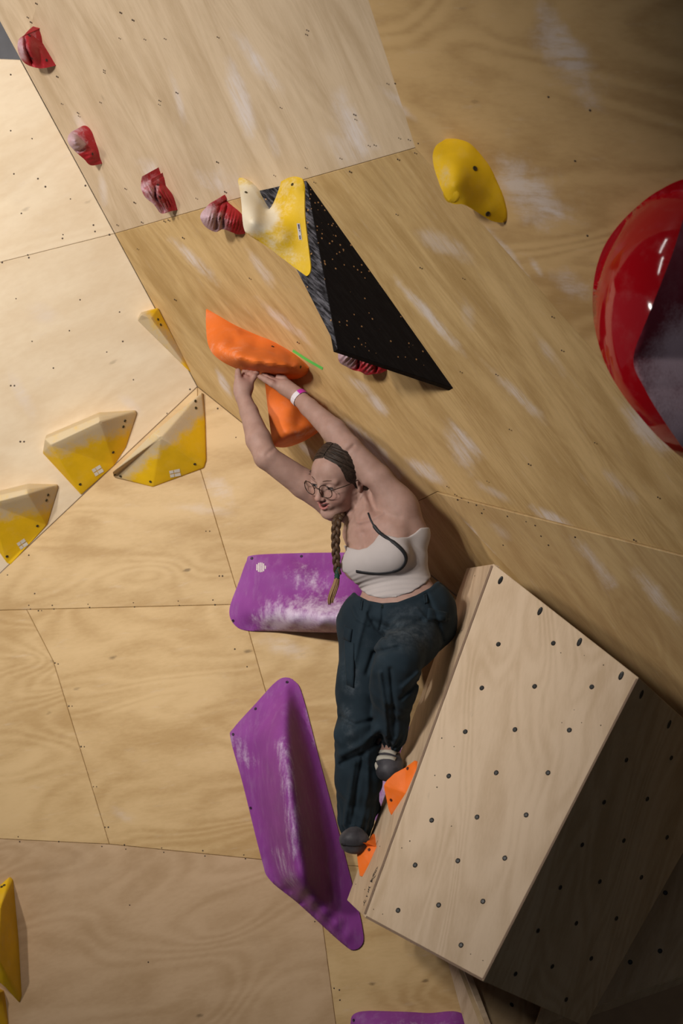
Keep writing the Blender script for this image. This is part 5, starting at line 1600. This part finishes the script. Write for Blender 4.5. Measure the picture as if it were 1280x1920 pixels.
# glasses
m_frame = plain('dark_tortoiseshell', (0.020, 0.010, 0.006), .25, noise=.6)
def lens_mat():
    t = NT('spectacle_lens')
    tr = t.n('ShaderNodeBsdfTransparent'); gl = t.n('ShaderNodeBsdfGlossy'); gl.inputs['Roughness'].default_value = .02
    mx = t.n('ShaderNodeMixShader'); mx.inputs[0].default_value = .035
    t.l(tr.outputs[0], mx.inputs[1]); t.l(gl.outputs[0], mx.inputs[2])
    t.l(mx.outputs[0], t.t.nodes['Material Output'].inputs['Surface'])
    return t.m
m_lens = lens_mat()
specs = tube('spectacles', spline([Hd(-.0108, .1050, -.0035), Hd(0, .1085, .0008), Hd(.0108, .1050, -.0035)], 6), .0014, m_frame, person, 8)
for s in (1, -1):
    c = V3((.0335 * s, .1035, -.0080)); tilt = .10 * s
    ring, disc = [], []
    for k in range(33):
        a = 2 * math.pi * k / 32
        x, z = .0232 * math.cos(a), .0222 * math.sin(a)
        ring.append(Hd(*(c + V3((x, -abs(tilt) * x * s * 1.4 - .10 * z * -1, z)))))
    tube('rim', ring, .0013, m_frame, person, 8, cap=False).parent = specs
    org = V3(PMAT[person.name].translation)
    mesh_obj('lens', [tuple(r - org) for r in ring[:32]], [tuple(range(32))], m_lens, person).parent = specs
    arm_ = tube('temple_arm', spline([Hd(.0560 * s, .1005, -.0005), Hd(.066 * s, .088, .001), Hd(.077 * s, .045, .000), Hd(.079 * s, -.005, -.002), Hd(.079 * s, -.03, -.015)], 6), .0014, m_frame, person, 8)
    arm_.parent = specs
# event wristband
wb = lerp(L_wr, L_el, .07); ax = (L_el - L_wr) / np.linalg.norm(L_el - L_wr)
def band(name, a0, a1, mat, r=.0290, w=.0085):
    vs, fs = [], []
    e1 = np.cross(ax, V3(FWD)); e1 /= np.linalg.norm(e1); e2 = np.cross(ax, e1)
    n = 18
    for i in range(n + 1):
        a = a0 + (a1 - a0) * i / n
        for (rr, ww) in ((r, -w), (r, w), (r - .0012, w), (r - .0012, -w)):
            vs.append(wb + (e1 * math.cos(a) + e2 * math.sin(a)) * rr + ax * ww)
        if i:
            for k in range(4): fs.append(((i-1)*4+k, (i-1)*4+(k+1) % 4, i*4+(k+1) % 4, i*4+k))
    org = V3(PMAT[person.name].translation)
    return mesh_obj(name, [tuple(v - org) for v in vs], fs, mat, person, smooth=False)
wband = band('wristband', 0, 2 * math.pi, plain('white_paper_band', (.72, .66, .70), .6))
_e1 = np.cross(ax, V3(FWD)); _e1 /= np.linalg.norm(_e1); _e2 = np.cross(ax, _e1); _w = V3(CV(.62, .55, .55)); _a = math.atan2(_w @ _e2, _w @ _e1)
band('wristband_mark', _a - .75, _a + .75, plain('pink_band_mark', (.52, .03, .38), .6), r=.0296).parent = wband
